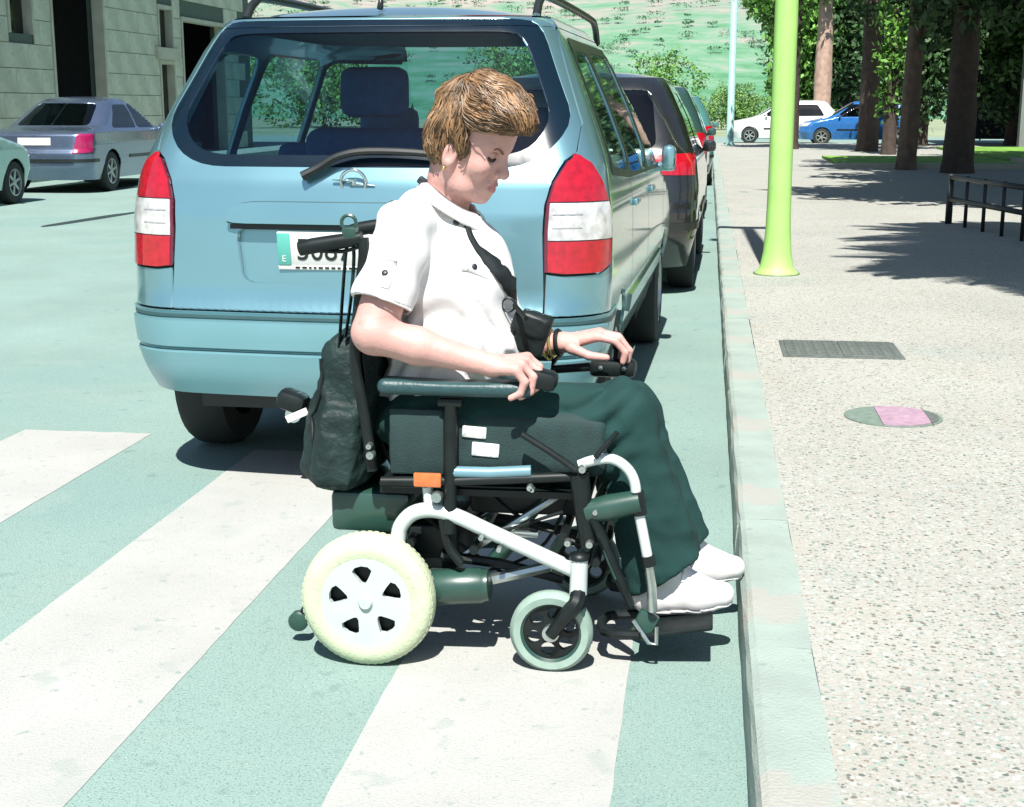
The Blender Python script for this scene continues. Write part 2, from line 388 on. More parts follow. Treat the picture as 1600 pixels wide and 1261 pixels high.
# the hillside that closes the street
M_hill = bpy.data.materials.new('hillside'); M_hill.use_nodes = True
n = M_hill.node_tree.nodes; l = M_hill.node_tree.links; bs_ = n['Principled BSDF']; bs_.inputs['Roughness'].default_value = .95
tc = n.new('ShaderNodeTexCoord'); mp = n.new('ShaderNodeMapping'); mp.inputs['Scale'].default_value = (.16, .45, .45)
l.new(tc.outputs['Object'], mp.inputs[0]); nz = n.new('ShaderNodeTexNoise'); nz.inputs['Scale'].default_value = 1.; nz.inputs['Detail'].default_value = 10; nz.inputs['Roughness'].default_value = .68
l.new(mp.outputs[0], nz.inputs['Vector']); cr = n.new('ShaderNodeValToRGB'); e = cr.color_ramp.elements
e[0].position = .3; e[0].color = (.035, .15, .06, 1); e[1].position = .72; e[1].color = (.29, .255, .225, 1)
x = cr.color_ramp.elements.new(.43); x.color = (.085, .21, .115, 1); x = cr.color_ramp.elements.new(.54); x.color = (.135, .24, .16, 1); x = cr.color_ramp.elements.new(.62); x.color = (.21, .235, .19, 1)
sx_ = n.new('ShaderNodeSeparateXYZ'); l.new(tc.outputs['Object'], sx_.inputs[0]); mh = n.new('ShaderNodeMapRange'); mh.inputs[1].default_value = 4; mh.inputs[2].default_value = 16; mh.inputs[3].default_value = -.06; mh.inputs[4].default_value = .14
l.new(sx_.outputs[2], mh.inputs[0]); adn = n.new('ShaderNodeMath'); adn.operation = 'ADD'; l.new(nz.outputs[0], adn.inputs[0]); l.new(mh.outputs[0], adn.inputs[1])
l.new(adn.outputs[0], cr.inputs[0]); l.new(cr.outputs[0], bs_.inputs['Base Color'])
V = []; F = []; nx, ny = 120, 90
for j in range(ny + 1):
    for i in range(nx + 1):
        X = -260 + 520 * i / nx; Y = 150 + 260 * j / ny; d = Y - 150
        z = .30 * d + 3.0 * math.sin(X * .021 + Y * .013) * min(1, d / 30) + 1.2 * math.sin(X * .09 + 1) * math.sin(Y * .11) * min(1, d / 15)
        st = 1.7; fr = (z / st) % 1; z = st * (math.floor(z / st) + (fr ** 1.5)) - .4
        V.append((X, Y, z))
for j in range(ny):
    for i in range(nx): k = j * (nx + 1) + i; F.append((k, k + 1, k + nx + 2, k + nx + 1))
obj('hillside', V, F, M_hill)['kind'] = 'structure'

# ---------------------------------------------------------------- stone-clad building across the road
M_stone = mat('stone_cladding', (.47, .50, .39), .8, var=.22, vs=1.7, bump=.3, bs=40, speck=[(5, .6, (.32, .39, .30), .5), (26, .64, (.30, .36, .28), .5)])
M_stone2 = mat('stone_trim', (.42, .43, .34), .75, var=.15, vs=3)
M_wallb = mat('joint_mortar', (.08, .115, .09), .9)
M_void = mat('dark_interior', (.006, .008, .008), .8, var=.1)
M_shopglass = glassmat('shop_glass', (.25, .32, .3), .03)
BX = -13.2
bl = thing('stone_building', (BX, 30, .12), 'pale green-grey stone clad building with dark shop openings behind the left cars', 'building')
ops = [(25.94, 27.0, 2.67, 5.2), (27.75, 30.35, .12, 5.0), (33.45, 34.45, 2.7, 3.7), (33.45, 34.45, .12, 2.4), (35.0, 38.2, .12, 3.5)]
def inop(y, z, pad=0): return any(a - pad < y < b + pad and c - pad < z < d + pad for a, b, c, d in ops)
# backing wall with the openings left out
ys = sorted({8., 40.5} | {o_[0] for o_ in ops} | {o_[1] for o_ in ops}); zs = sorted({.12, 9.5} | {o_[2] for o_ in ops} | {o_[3] for o_ in ops})
b = MB()
for i in range(len(ys) - 1):
    for j in range(len(zs) - 1):
        if not inop((ys[i] + ys[i+1]) / 2, (zs[j] + zs[j+1]) / 2): b.box((BX - .35, ys[i], zs[j]), (BX, ys[i+1], zs[j+1]))
b.build('wall', M_wallb, bl, smooth=False)
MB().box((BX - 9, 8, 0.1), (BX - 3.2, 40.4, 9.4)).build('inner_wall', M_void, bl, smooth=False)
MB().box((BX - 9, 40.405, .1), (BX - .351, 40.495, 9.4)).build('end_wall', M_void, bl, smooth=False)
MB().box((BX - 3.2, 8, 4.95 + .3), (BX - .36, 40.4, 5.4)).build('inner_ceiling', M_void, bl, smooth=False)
MB().box((BX - 9.2, 7.8, 9.5), (BX + .3, 40.7, 9.9)).build('cornice', M_stone2, bl, smooth=False)
rs = random.Random(3); pan = {}
def slab(w_, h_):
    k = (round(w_, 2), round(h_, 2))
    if k not in pan:
        V, F = bbox((0, 0, 0), (.04, k[0], k[1]), .008, seg=1); me = bpy.data.meshes.new('stone_panel'); me.from_pydata([tuple(v) for v in V], [], F); me.materials.append(M_stone); pan[k] = me
    return pan[k]
row = 0; z = .14; cnt = 0
while z < 5.3:
    y = 21.2 + (row % 2) * .55; hh = .47
    while y < 39.3:
        wd = 1.1; segs = [(y, y + wd)]
        y0, y1 = y, y + wd
        for (a, b_, c, d) in ops:                          # trim at the openings
            if c < z + hh - .02 and d > z + .02:
                ns = []
                for (p, q) in segs:
                    if q <= a or p >= b_: ns.append((p, q))
                    else:
                        if p < a: ns.append((p, a))
                        if q > b_: ns.append((b_, q))
                segs = ns
        for (p, q) in segs:
            if q - p > .12:
                o = inst('stone_panel', slab(q - p - .012, hh - .012), bl); o.location = (.02 + rs.uniform(-.004, .004), (p + q) / 2 - 30, z + hh / 2 - .12); cnt += 1
        y += wd
    z += hh; row += 1
for (a, b_, c, d) in ops:
    f = MB()
    for (y0, y1, z0, z1) in ((a, a + .09, c, d), (b_ - .09, b_, c, d), (a + .09, b_ - .09, d - .1, d)): f.box((BX - .2, y0 + .002, z0), (BX + .06, y1 - .002, z1 - .002))
    wf = f.build('window_frame' if c > 1 else 'door_frame', M_stone2, bl, smooth=False)
    if b_ - a < 2: MB().box((BX - .16, a + .09, c + .02), (BX - .14, b_ - .09, d - .1)).build('pane', M_shopglass, wf, smooth=False)
MB().box((BX - .1, 33.2, 2.405), (BX + .12, 34.7, 2.69)).build('lintel', M_stone2, bl, smooth=False)
# goods in the dark doorway
b = MB()
for k in range(5): b.add(*bbox((BX - 1.6, 28.0 + .45 * k, .5 + .2 * (k % 2)), (.5, .45, .8 + .4 * (k % 2)), .03))
b.build('display_boxes', mat('display', (.22, .24, .2), .6), bl)

# shaded building behind the palms on the right
M_conc = mat('grey_concrete', (.15, .17, .16), .85, var=.15, vs=2)
rb = thing('park_pavilion', (20, 46, .13), 'dark open pavilion with white beam behind the trees at the right edge', 'building')
x0, x1, y0, y1 = 8.6, 34., 42., 54.
MB().box((x0 - .5, y0 - 1.2, 3.9), (x1, y1, 5.6)).build('roof_slab', M_conc, rb, smooth=False)
MB().box((x0, y1 - .3, .13), (x1, y1, 3.895)).build('back_wall', M_void, rb, smooth=False)
MB().box((x0 + .2, y0 + .6, .13), (x1, y0 + .7, 1.35)).build('parapet', mat('dark_panel', (.03, .04, .04), .7), rb, smooth=False)
for k in range(6): MB().box((x0 + .1 + 4.4 * k, y0, .13), (x0 + .32 + 4.4 * k, y0 + .3, 3.895)).build('column', M_conc, rb, smooth=False)
MB().box((x0 + .35, y0 - .02, 3.15), (x1, y0 + .1, 3.3)).build('beam', mat('white_beam', (.5, .52, .5), .6), rb, smooth=False)
# lawn beds
M_lawn = mat('lawn', (.14, .30, .04), .95, var=.35, vs=2.5, bump=.8, bs=30, speck=[(14, .6, (.15, .27, .05), .7), (1.2, .6, (.2, .24, .08), .6)])
b = MB().box((2.6, 28.2, .1), (6.2, 33.5, .19)).box((6.3, 31.5, .1), (22, 41.0, .20)); b.build('lawn', M_lawn, None, smooth=False)['kind'] = 'structure'
M_edge = mat('bed_edging', (.38, .38, .33), .8)
for (xa, ya, xb, yb) in ((2.45, 28.05, 6.35, 28.195), (6.36, 31.35, 22, 31.495)):
    MB().box((xa, ya, .1), (xb, yb, .23)).build('bed_edge', M_edge, None, smooth=False)['kind'] = 'structure'
# ================================================================ vehicles
class Shell:
    """outer skin of a car as a wrap (s, z): s runs from the rear centre round the corner and along the side"""
    def __init__(s, a, yr, yf, rr, rf, bowr=.05, bowf=.10):
        s.t = {k: (np.array([p[0] for p in v]), np.array([p[1] for p in v])) for k, v in dict(a=a, yr=yr, yf=yf, rr=rr, rf=rf).items()}
        s.bowr = bowr; s.bowf = bowf; s.eps = .02
    def g(s, k, z): return np.interp(z, *s.t[k])
    def pt(s, S, z, off=0.):
        S = np.asarray(S, float); z = np.asarray(z, float)
        def raw(S, z):
            a, yr, yf, rr, rf = (s.g(k, z) for k in ('a', 'yr', 'yf', 'rr', 'rf')); sg = np.sign(S); u = np.abs(S)
            L1 = a - rr; A = rr * math.pi / 2; Ls = yf - rf - yr - rr; B = rf * math.pi / 2
            t1 = np.clip((u - L1) / A, 0, 1) * math.pi / 2; t2 = np.clip((u - L1 - A - Ls) / B, 0, 1) * math.pi / 2
            x = np.where(u < L1, u, np.where(u < L1 + A, L1 + rr * np.sin(t1), np.where(u < L1 + A + Ls, a, np.where(u < L1 + A + Ls + B, a - rf + rf * np.cos(t2), a - rf - (u - L1 - A - Ls - B)))))
            y = np.where(u < L1, yr, np.where(u < L1 + A, yr + rr * (1 - np.cos(t1)), np.where(u < L1 + A + Ls, yr + rr + (u - L1 - A), np.where(u < L1 + A + Ls + B, yf - rf + rf * np.sin(t2), yf))))
            y = y + s.bowr * (x / a) ** 2 * np.clip(1 - (y - yr) / .9, 0, 1) ** 2
            y = y - s.bowf * (x / a) ** 2 * np.clip(1 - (yf - y) / .9, 0, 1) ** 2
            return np.stack([x * np.where(sg == 0, 1, sg), y, z], -1)
        P = raw(S, z)
        if np.any(off):
            e = 2e-3; N = np.cross(raw(S + e, z) - raw(S - e, z), raw(S, z + e) - raw(S, z - e)); N /= np.linalg.norm(N, axis=-1, keepdims=True) + 1e-12
            P = P + N * off
        return P
    def sx(s, x, z):
        a, rr = s.g('a', z), s.g('rr', z); u = abs(x)
        if u <= a - rr: return x
        return math.copysign(a - rr + rr * math.asin(min(1, (u - a + rr) / rr)), x)
    def sy(s, y, z, side):
        a, yr, rr = s.g('a', z), s.g('yr', z), s.g('rr', z); yf, rf = s.g('yf', z), s.g('rf', z)
        if y < yr + rr: u = a - rr + rr * math.acos(max(0, min(1, 1 - (y - yr) / rr)))
        elif y <= yf - rf: u = a - rr + rr * math.pi / 2 + y - yr - rr
        else: u = a - rr + rr * math.pi / 2 + (yf - rf - yr - rr) + rf * math.asin(min(1, (y - yf + rf) / rf))
        return u * side
    def sf(s, x, z):
        a, yr, rr = s.g('a', z), s.g('yr', z), s.g('rr', z); yf, rf = s.g('yf', z), s.g('rf', z); u = abs(x)
        b = a - rr + rr * math.pi / 2 + (yf - rf - yr - rr)
        if u >= a - rf: q = b + rf * math.acos(min(1, (u - a + rf) / rf))
        else: q = b + rf * math.pi / 2 + (a - rf - u)
        return math.copysign(q, x if x else 1)
    def conv(s, p):
        k = p[0]
        if k == 'r': return (s.sx(p[1], p[2]), p[2])
        if k == 'R': return (s.sy(p[1], p[2], 1), p[2])
        if k == 'L': return (s.sy(p[1], p[2], -1), p[2])
        if k == 'f': return (s.sf(p[1], p[2]), p[2])
    def outline(s, pts, step):
        out = []; n = len(pts)
        for i in range(n):
            p, q = pts[i], pts[(i + 1) % n]
            if p[0] == q[0]:
                m = max(1, int(math.ceil(math.hypot(p[1] - q[1], p[2] - q[2]) / step)))
                for j in range(m): t = j / m; out.append(s.conv((p[0], p[1] + (q[1] - p[1]) * t, p[2] + (q[2] - p[2]) * t)))
            else:
                a, b = s.conv(p), s.conv(q); m = max(1, int(math.ceil(math.hypot(a[0] - b[0], a[1] - b[1]) / step)))
                for j in range(m): t = j / m; out.append((a[0] + (b[0] - a[0]) * t, a[1] + (b[1] - a[1]) * t))
        return out
def inpoly(X, Y, poly):
    c = np.zeros(len(X), bool); n = len(poly); j = n - 1
    for i in range(n):
        xi, yi = poly[i]; xj, yj = poly[j]
        if yi != yj: c ^= ((yi > Y) != (yj > Y)) & (X < (xj - xi) * (Y - yi) / (yj - yi) + xi)
        j = i
    return c
def panel(sh, name, pts, m, parent, holes=(), off=0., thick=.012, step=.04, zs=(), zstep=.045):
    out = sh.outline(pts, step); hs = [sh.outline(h, step) for h in holes]
    P = list(out); E = [(i, (i + 1) % len(out)) for i in range(len(out))]
    for h in hs:
        k = len(P); P += h; E += [(k + i, k + (i + 1) % len(h)) for i in range(len(h))]
    X = np.array([p[0] for p in out]); Z = np.array([p[1] for p in out])
    zz = np.unique(np.concatenate([np.arange(Z.min() + zstep / 2, Z.max(), zstep), np.array([q for q in zs if Z.min() < q < Z.max()])]))
    gx, gz = np.meshgrid(np.arange(X.min() + step * .4, X.max(), step * 1.15), zz); gx = gx + (np.arange(len(zz)) % 2)[:, None] * step * .5
    gx, gz = gx.ravel(), gz.ravel(); k = inpoly(gx, gz, out)
    for h in hs: k &= ~inpoly(gx, gz, h)
    BP = np.array(P); d = np.ones(len(gx)); gi = np.where(k)[0]
    keep = [i for i in gi if np.min(np.abs(BP[:, 0] - gx[i]) + np.abs(BP[:, 1] - gz[i])) > step * .35]
    P += [(gx[i], gz[i]) for i in keep]
    r = delaunay_2d_cdt([Vector(p) for p in P], E, [], 1, 1e-5)
    v2 = np.array([tuple(v) for v in r[0]]); T = np.array([tuple(f) for f in r[2]])
    c = v2[T].mean(1); k = inpoly(c[:, 0], c[:, 1], out)
    for h in hs: k &= ~inpoly(c[:, 0], c[:, 1], h)
    T = T[k]; A = v2[T]; ar = (A[:,1,0]-A[:,0,0])*(A[:,2,1]-A[:,0,1])-(A[:,2,0]-A[:,0,0])*(A[:,1,1]-A[:,0,1]); T[ar < 0] = T[ar < 0][:, ::-1]
    V = sh.pt(v2[:, 0], v2[:, 1], off); F = [tuple(t) for t in T]
    if thick:                                              # folded rim
        cnt = {}
        for f in F:
            for i in range(3): e = (f[i], f[(i + 1) % 3]); cnt[tuple(sorted(e))] = None if tuple(sorted(e)) in cnt else e
        Vi = sh.pt(v2[:, 0], v2[:, 1], off - thick); mp = {}; V = list(V)
        def dup(i, inn):
            if (i, inn) not in mp: mp[(i, inn)] = len(V); V.append(Vi[i] if inn else V[i])
            return mp[(i, inn)]
        for e in cnt.values():
            if e: F.append((dup(e[0], 0), dup(e[0], 1), dup(e[1], 1), dup(e[1], 0)))
    o = obj(name, V, F, m, parent, local=True)
    if thick >= .03 and off > 0: return o
    e = sh.eps; S_, Z_ = v2[:, 0], v2[:, 1]; Nn = np.cross(sh.pt(S_ + .012, Z_) - sh.pt(S_ - .012, Z_), sh.pt(S_, np.minimum(Z_ + e, Z.max())) - sh.pt(S_, np.maximum(Z_ - e, Z.min()))); Nn /= np.linalg.norm(Nn, axis=1)[:, None] + 1e-12
    NV = list(Nn) + [None] * (len(V) - len(v2))
    if thick:
        for (i, inn), k in mp.items(): NV[k] = Nn[i]
    o.data.normals_split_custom_set_from_vertices([tuple(q) for q in NV]); return o
def cap(sh, name, z, crown, m, parent, n=26, w=14, off=0., inset=0.):
    yr, yf, a, rr, rf = (float(sh.g(k, z)) for k in ('yr', 'yf', 'a', 'rr', 'rf')); V = []; F = []
    th = [yr + rr * (1 - math.cos(t)) for t in np.linspace(0, math.pi / 2, 7)] + list(np.linspace(yr + rr, yf - rf, n)[1:-1]) + [yf - rf + rf * math.sin(t) for t in np.linspace(0, math.pi / 2, 7)]
    for y in th:
        hw = a
        if y < yr + rr: hw = a - rr + rr * math.sqrt(max(0, 1 - ((yr + rr - y) / rr) ** 2))
        if y > yf - rf: hw = a - rf + rf * math.sqrt(max(0, 1 - ((y - yf + rf) / rf) ** 2))
        ed = min(1, max(0, (y - yr) / .45)) * min(1, max(0, (yf - y) / .7)); ed = 1 - (1 - ed) ** 2
        for k in range(-w, w + 1):
            u = k / w; x = hw * u; yy = y + sh.bowr * (x / a) ** 2 * max(0, 1 - (y - yr) / .9) ** 2; yy -= sh.bowf * (x / a) ** 2 * max(0, 1 - (yf - yy) / .9) ** 2
            V.append((x, yy, z + off + crown * ed * (1 - abs(u) ** 2.4)))
    q = 2 * w + 1
    for j in range(len(th) - 1):
        for i in range(q - 1): F.append((j*q+i, j*q+i+1, (j+1)*q+i+1, (j+1)*q+i))
    return obj(name, V, F, m, parent, local=True)
def rnd(pts, k=3, d=.075):
    """round the corners of an outline (same kind of coordinate all round)"""
    n = len(pts); o = []
    for i in range(n):
        a, b, c = pts[i - 1], pts[i], pts[(i + 1) % n]
        la = math.hypot(a[1] - b[1], a[2] - b[2]); lc = math.hypot(c[1] - b[1], c[2] - b[2]); ta = min(d / la, .45); tc_ = min(d / lc, .45)
        p = (b[1] + (a[1] - b[1]) * ta, b[2] + (a[2] - b[2]) * ta); q = (b[1] + (c[1] - b[1]) * tc_, b[2] + (c[2] - b[2]) * tc_)
        for t in (0, .33, .67, 1): o.append((b[0], (1-t)**2*p[0] + 2*t*(1-t)*b[1] + t*t*q[0], (1-t)**2*p[1] + 2*t*(1-t)*b[2] + t*t*q[1]))
    return o
def fpanel(sh, name, pts, m, parent, **k):
    for sg in (1, -1): panel(sh, name, [(q, max(x, .0003) if sg > 0 else min(x, -.0003), z) for q, x, z in pts], m, parent, **k)
M_alloy = mat('alloy', (.42, .46, .46), .35, .7, vs=10)
def wheel(parent, x, y, r, wdt=.19, rim=.62, spokes=6, name='wheel', mt=None, mr=None, side=1):
    """x: outer face, side +1 = outer face looks to +x"""
    mt = mt or M_rubber; mr = mr or M_alloy; rr = r * rim; s = side
    t = MB().add(*lathe([(rr, -wdt*s), (r*.93, -wdt*s), (r, -wdt*.82*s), (r, -wdt*.2*s), (r*.95, -.012*s), (rr*1.06, 0), (rr, -.012*s), (rr*.97, -.06*s), (rr, -wdt*s)], 40, 'x', (x, y, r)))
    o = t.build(name, mt, parent, local=True)
    b = MB().add(*lathe([(0.001, -.075*s), (rr*.98, -.075*s)], 40, 'x', (x, y, r))).build('brake_disc', M_dark, o, local=True)
    b = MB().add(*lathe([(rr*.99, -.09*s), (rr*1.02, -.006*s), (rr*.93, -.004*s), (rr*.9, -.03*s), (rr*.9, -.09*s)], 40, 'x', (x, y, r)))
    b.add(*lathe([(.001, -.012*s), (rr*.24, -.015*s), (rr*.27, -.045*s)], 24, 'x', (x, y, r)))
    for k in range(spokes):
        a = 2 * math.pi * k / spokes + .3; d = np.array([0, math.cos(a), math.sin(a)]); c = np.array([x - .03*s, y, r])
        b.add(*bbox(c + d * rr * .57, (.03, rr * .72, rr * .22), .008, rotm('X', math.degrees(a)), 1))
    b.build('rim', mr, o, local=True); return o
def arch(y, r, z0, n=14):
    """points of a wheel arch from rear to front, rising from z0"""
    rw = r * 1.12; a0 = math.asin(max(-1, min(1, (z0 - r) / rw))); return [(y - rw * math.cos(a), r + rw * math.sin(a)) for a in np.linspace(a0, math.pi - a0, n)]
M_glass = glassmat('car_glass', (.72, .92, .86), .0)
M_glassdk = glassmat('car_glass_dark', (.12, .17, .2), .02)
M_lamp = mat('red_lamp', (.36, .004, .014), .15, var=.25, vs=40, coat=1.)
M_lampw = mat('clear_lamp', (.55, .55, .54), .2, .2, var=.35, vs=30, coat=1.)
M_chrome = mat('chrome', (.7, .72, .72), .12, 1., var=.05)
M_trim = mat('black_trim', (.015, .018, .018), .35, var=.2)
M_plate = mat('number_plate', (.62, .63, .6), .4, var=.05)
M_seat = mat('seat_cloth', (.025, .06, .11), .9, var=.2, vs=40)
M_cabin = mat('cabin_lining', (.16, .21, .22), .9, var=.15)
# ---- general parked car: tables give the shape
def parked_car(loc, rotz, label, col, cfg, group=None, metal=.35, name='parked_car', dark=True, plate='', lampw=False, cat='car'):
    t = thing(name, loc, label, cat, group, rotz); paint = mat('paint_' + '_'.join('%02d' % int(c * 99) for c in col), col, .28, metal, var=.05, vs=3, coat=1.)
    sh = Shell(cfg['a'], cfg['yr'], cfg['yf'], cfg['rr'], cfg['rf'], cfg.get('bowr', .05), cfg.get('bowf', .12)); L = cfg['L']; wr = cfg['wr']; y1, y2 = cfg['wy']; zb = cfg.get('zb', .2); zt = cfg['zt']
    gm = M_glassdk if dark else M_glass; hol = []
    rg = rnd([('r', x, z) for x, z in cfg['rearglass']], 2); hol.append(rg)
    fg = rnd([('f', x, z) for x, z in cfg['frontglass']], 2)
    sg = [(sd, rnd([(sd, y, z) for y, z in w_], 1)) for w_ in cfg['side'] for sd in 'RL']
    for sd in 'RL':
        sgn = 1 if sd == 'R' else -1
        bot = [(sd, L * .08, zb), *[(sd, y, z) for y, z in arch(y1, wr, zb)], *[(sd, y, z) for y, z in arch(y2, wr, zb)], (sd, L * .93, zb), ('f', .0001 * sgn, zb)]
        top = [('f', .0001 * sgn, zz) for zz in np.linspace(zb + .04, zt - .03, 14)] + [('f', .0001 * sgn, zt), (sd, sh.g('yf', zt) - .35, zt), (sd, sh.g('yr', zt) + .3, zt), ('r', .0001 * sgn, zt)]
        rear = [('r', .0001 * sgn, zz) for zz in np.linspace(zt - .03, zb + .04, 14)] + [('r', .0001 * sgn, zb)]
        hh = []
        def clip(h, kind):
            q = [(k, (max(x, .0006) if sgn > 0 else min(x, -.0006)), z) for k, x, z in h]; return q
        hh = [clip(rg, 'r'), clip(fg, 'f')] + [h for s_, h in sg if s_ == sd]
        panel(sh, 'body_side', bot + top + rear, paint, t, hh, step=.07, zs=cfg.get('zs', ()))
    panel(sh, 'rear_window', rg, gm, t, off=-.004, thick=0, step=.06); fpanel(sh, 'windscreen', fg, gm, t, off=-.004, thick=0, step=.06)
    for s_, h in sg: panel(sh, 'side_window', h, gm, t, off=-.004, thick=0, step=.06)
    cap(sh, 'roof', zt, cfg.get('crown', .05), paint, t)
    # lamps, plates, bumpers
    for sg_ in (1, -1):
        for kind, zz in (('tail_lamp', cfg['tail']), ('head_lamp', cfg['head'])):
            k = 'r' if kind == 'tail_lamp' else 'f'
            q = [(k, x * sg_, z) for x, z in zz]
            panel(sh, kind, q, (cfg.get('lamp') or M_lamp) if k == 'r' else M_lampw, t, off=.006, thick=.02, step=.05)
    pz = cfg['platez']
    pl = panel(sh, 'number_plate', [('r', -.26, pz - .055), ('r', .26, pz - .055), ('r', .26, pz + .055), ('r', -.26, pz + .055)], M_plate, t, off=.01, thick=.01, step=.1)
    panel(sh, 'bumper_strip', [('R', .42, .47), ('r', .6, .47), ('r', -.6, .47), ('L', .42, .47), ('L', .42, .52), ('r', -.6, .52), ('r', .6, .52), ('R', .42, .52)], M_trim, t, off=.012, thick=.02, step=.06)
    for sd in 'RL': panel(sh, 'door_moulding', [(sd, L * .36, .5), (sd, L * .68, .5), (sd, L * .68, .55), (sd, L * .36, .55)], M_trim, t, off=.01, thick=.014, step=.1)
    a_ = float(sh.g('a', .5))
    for x, s_ in ((a_ - .015, 1), (-a_ + .015, -1)):
        for yy in (y1, y2): wheel(t, x, yy, wr, side=s_)
    MB().box((-a_ + .23, .25, .22), (a_ - .23, L - .3, .42)).build('underbody', M_dark, t, smooth=False, local=True)
    b = MB()
    for x in (-.37, .37):
        b.add(*bbox((x, L * .36, .72), (.5, .16, .55), .05)); b.add(*bbox((x, L * .36, 1.08), (.26, .09, .18), .04)); b.add(*bbox((x, L * .56, .74), (.5, .16, .6), .05)); b.add(*bbox((x, L * .56, 1.12), (.26, .09, .18), .04))
    b.build('seats', M_seat, t, local=True)
    for s_ in (1, -1): MB().add(*bbox((s_ * (a_ + .035), L * .66, .97), (.11, .07, .10), .03)).build('door_mirror', paint, t, local=True)
    return t
HATCH = dict(L=4.0, a=[(.2,.78),(.45,.84),(.75,.85),(.92,.83),(1.2,.72),(1.42,.60),(1.46,.56)], yr=[(.2,.12),(.4,0),(.6,.0),(.64,.04),(.9,.09),(1.0,.14),(1.40,.48),(1.46,.58)],
    yf=[(.2,3.9),(.45,4.0),(.65,3.97),(.78,3.8),(.92,3.1),(.97,2.95),(1.40,2.25),(1.46,2.1)], rr=[(.2,.25),(.8,.22),(1.46,.2)], rf=[(.2,.4),(.8,.4),(1.0,.3),(1.46,.3)],
    zt=1.46, wr=.29, wy=(.72, 3.2), rearglass=[(-.58,1.0),(.58,1.0),(.52,1.38),(-.52,1.38)], frontglass=[(-.62,.99),(.62,.99),(.5,1.40),(-.5,1.40)],
    side=[[(.62,.96),(1.55,.95),(1.55,1.36),(.85,1.36)],[(1.62,.95),(2.85,.94),(2.3,1.36),(1.62,1.37)]], tail=[(.60,.72),(.83,.74),(.83,.98),(.64,.98)], head=[(.45,.62),(.8,.64),(.8,.76),(.5,.74)], platez=.82, zs=(.8,.85,.9,.94))
SEDAN = dict(L=4.45, a=[(.2,.78),(.45,.85),(.75,.86),(.92,.84),(1.0,.78),(1.2,.70),(1.38,.60),(1.42,.55)], yr=[(.2,.15),(.4,0),(.62,.0),(.66,.05),(.88,.07),(.93,.15),(.99,.62),(1.36,1.28),(1.42,1.5)],
    yf=[(.2,4.35),(.45,4.45),(.65,4.42),(.78,4.25),(.92,3.4),(.97,3.2),(1.38,2.5),(1.42,2.3)], rr=[(.2,.28),(.9,.25),(1.0,.3),(1.42,.3)], rf=[(.2,.4),(.8,.4),(1.0,.3),(1.42,.3)],
    zt=1.42, wr=.31, wy=(.95, 3.55), rearglass=[(-.6,1.01),(.6,1.01),(.48,1.35),(-.48,1.35)], frontglass=[(-.62,.99),(.62,.99),(.5,1.37),(-.5,1.37)],
    side=[[(1.1,.97),(2.05,.96),(2.05,1.33),(1.5,1.33)],[(2.1,.96),(3.1,.96),(2.6,1.33),(2.1,1.34)]], tail=[(.5,.68),(.85,.68),(.84,.88),(.5,.88)], head=[(.45,.62),(.8,.64),(.8,.74),(.5,.74)], platez=.78, zs=(.8,.85,.89,.91,.93,.945,.96,.975,.99))
import copy
S2 = copy.deepcopy(SEDAN); S2['lamp'] = mat('magenta_lamp', (.30, .006, .07), .2, coat=1); S2['tail'] = [(.60,.60),(.84,.62),(.84,.89),(.66,.89)]
t = parked_car((-10.07, 20.35, 0), 0, 'silver saloon car with pink-red tail lamps parked by the stone building', (.15, .20, .30), S2, 'cars parked across the road', .75)
H2 = copy.deepcopy(HATCH)
parked_car((-10.13, 15.05, 0), 0, 'pale turquoise hatchback cut off by the left edge of the picture', (.30, .50, .47), H2, 'cars parked across the road', .3)
H3 = copy.deepcopy(HATCH); H3['tail'] = [(.34,.84),(.835,.83),(.835,.97),(.34,.95)]; H3['a'] = [(z, x + .02) for z, x in HATCH['a']]
H3['platez'] = .62
def stretch(c, k):
    for q in ('a', 'yr', 'yf', 'rr', 'rf'): c[q] = [(z if z < .7 else .7 + (z - .7) * k, v) for z, v in c[q]]
    zf = lambda z: z if z < .7 else .7 + (z - .7) * k
    c['zt'] = zf(c['zt'])
    for q in ('rearglass', 'frontglass', 'tail', 'head'): c[q] = [(x, zf(z)) for x, z in c[q]]
    c['side'] = [[(y, zf(z)) for y, z in w_] for w_ in c['side']]; return c
t = parked_car((-.93, 9.72, 0), R(-1.0), 'black hatchback with a wide red tail lamp parked ahead of the blue van', (.012, .013, .014), stretch(H3, 1.06), 'cars parked along the near kerb', .1)
MB().add(*bbox((.62, .60, .17), (.24, .03, .24), .01)).build('mud_flap', mat('mud_flap', (.05, .09, .075), .8), t, local=True)
parked_car((-.86, 16.4, 0), R(-.6), 'dark green hatchback, third in the row along the near kerb', (.03, .07, .065), stretch(copy.deepcopy(HATCH), 1.08), 'cars parked along the near kerb', .2)
parked_car((-.75, 23.6, 0), 0, 'teal hatchback, farthest in the row along the near kerb', (.07, .20, .19), copy.deepcopy(HATCH), 'cars parked along the near kerb', .2)
c1 = gp(1141, 224); c2 = gp(1336, 226)
parked_car((c1[0] + 3.85, 51.9, 0), R(90), 'white hatchback seen side-on beyond the lime green post', (.72, .72, .70), copy.deepcopy(HATCH), None, .0)
parked_car((c2[0] + 1.95, 49.9, 0), R(90), 'added blue car, painted for the shaded rear of the white car, right of the lime post', (.03, .16, .46), copy.deepcopy(HATCH), None, .2)  # added second car; its blue paint stands for shade on the white one

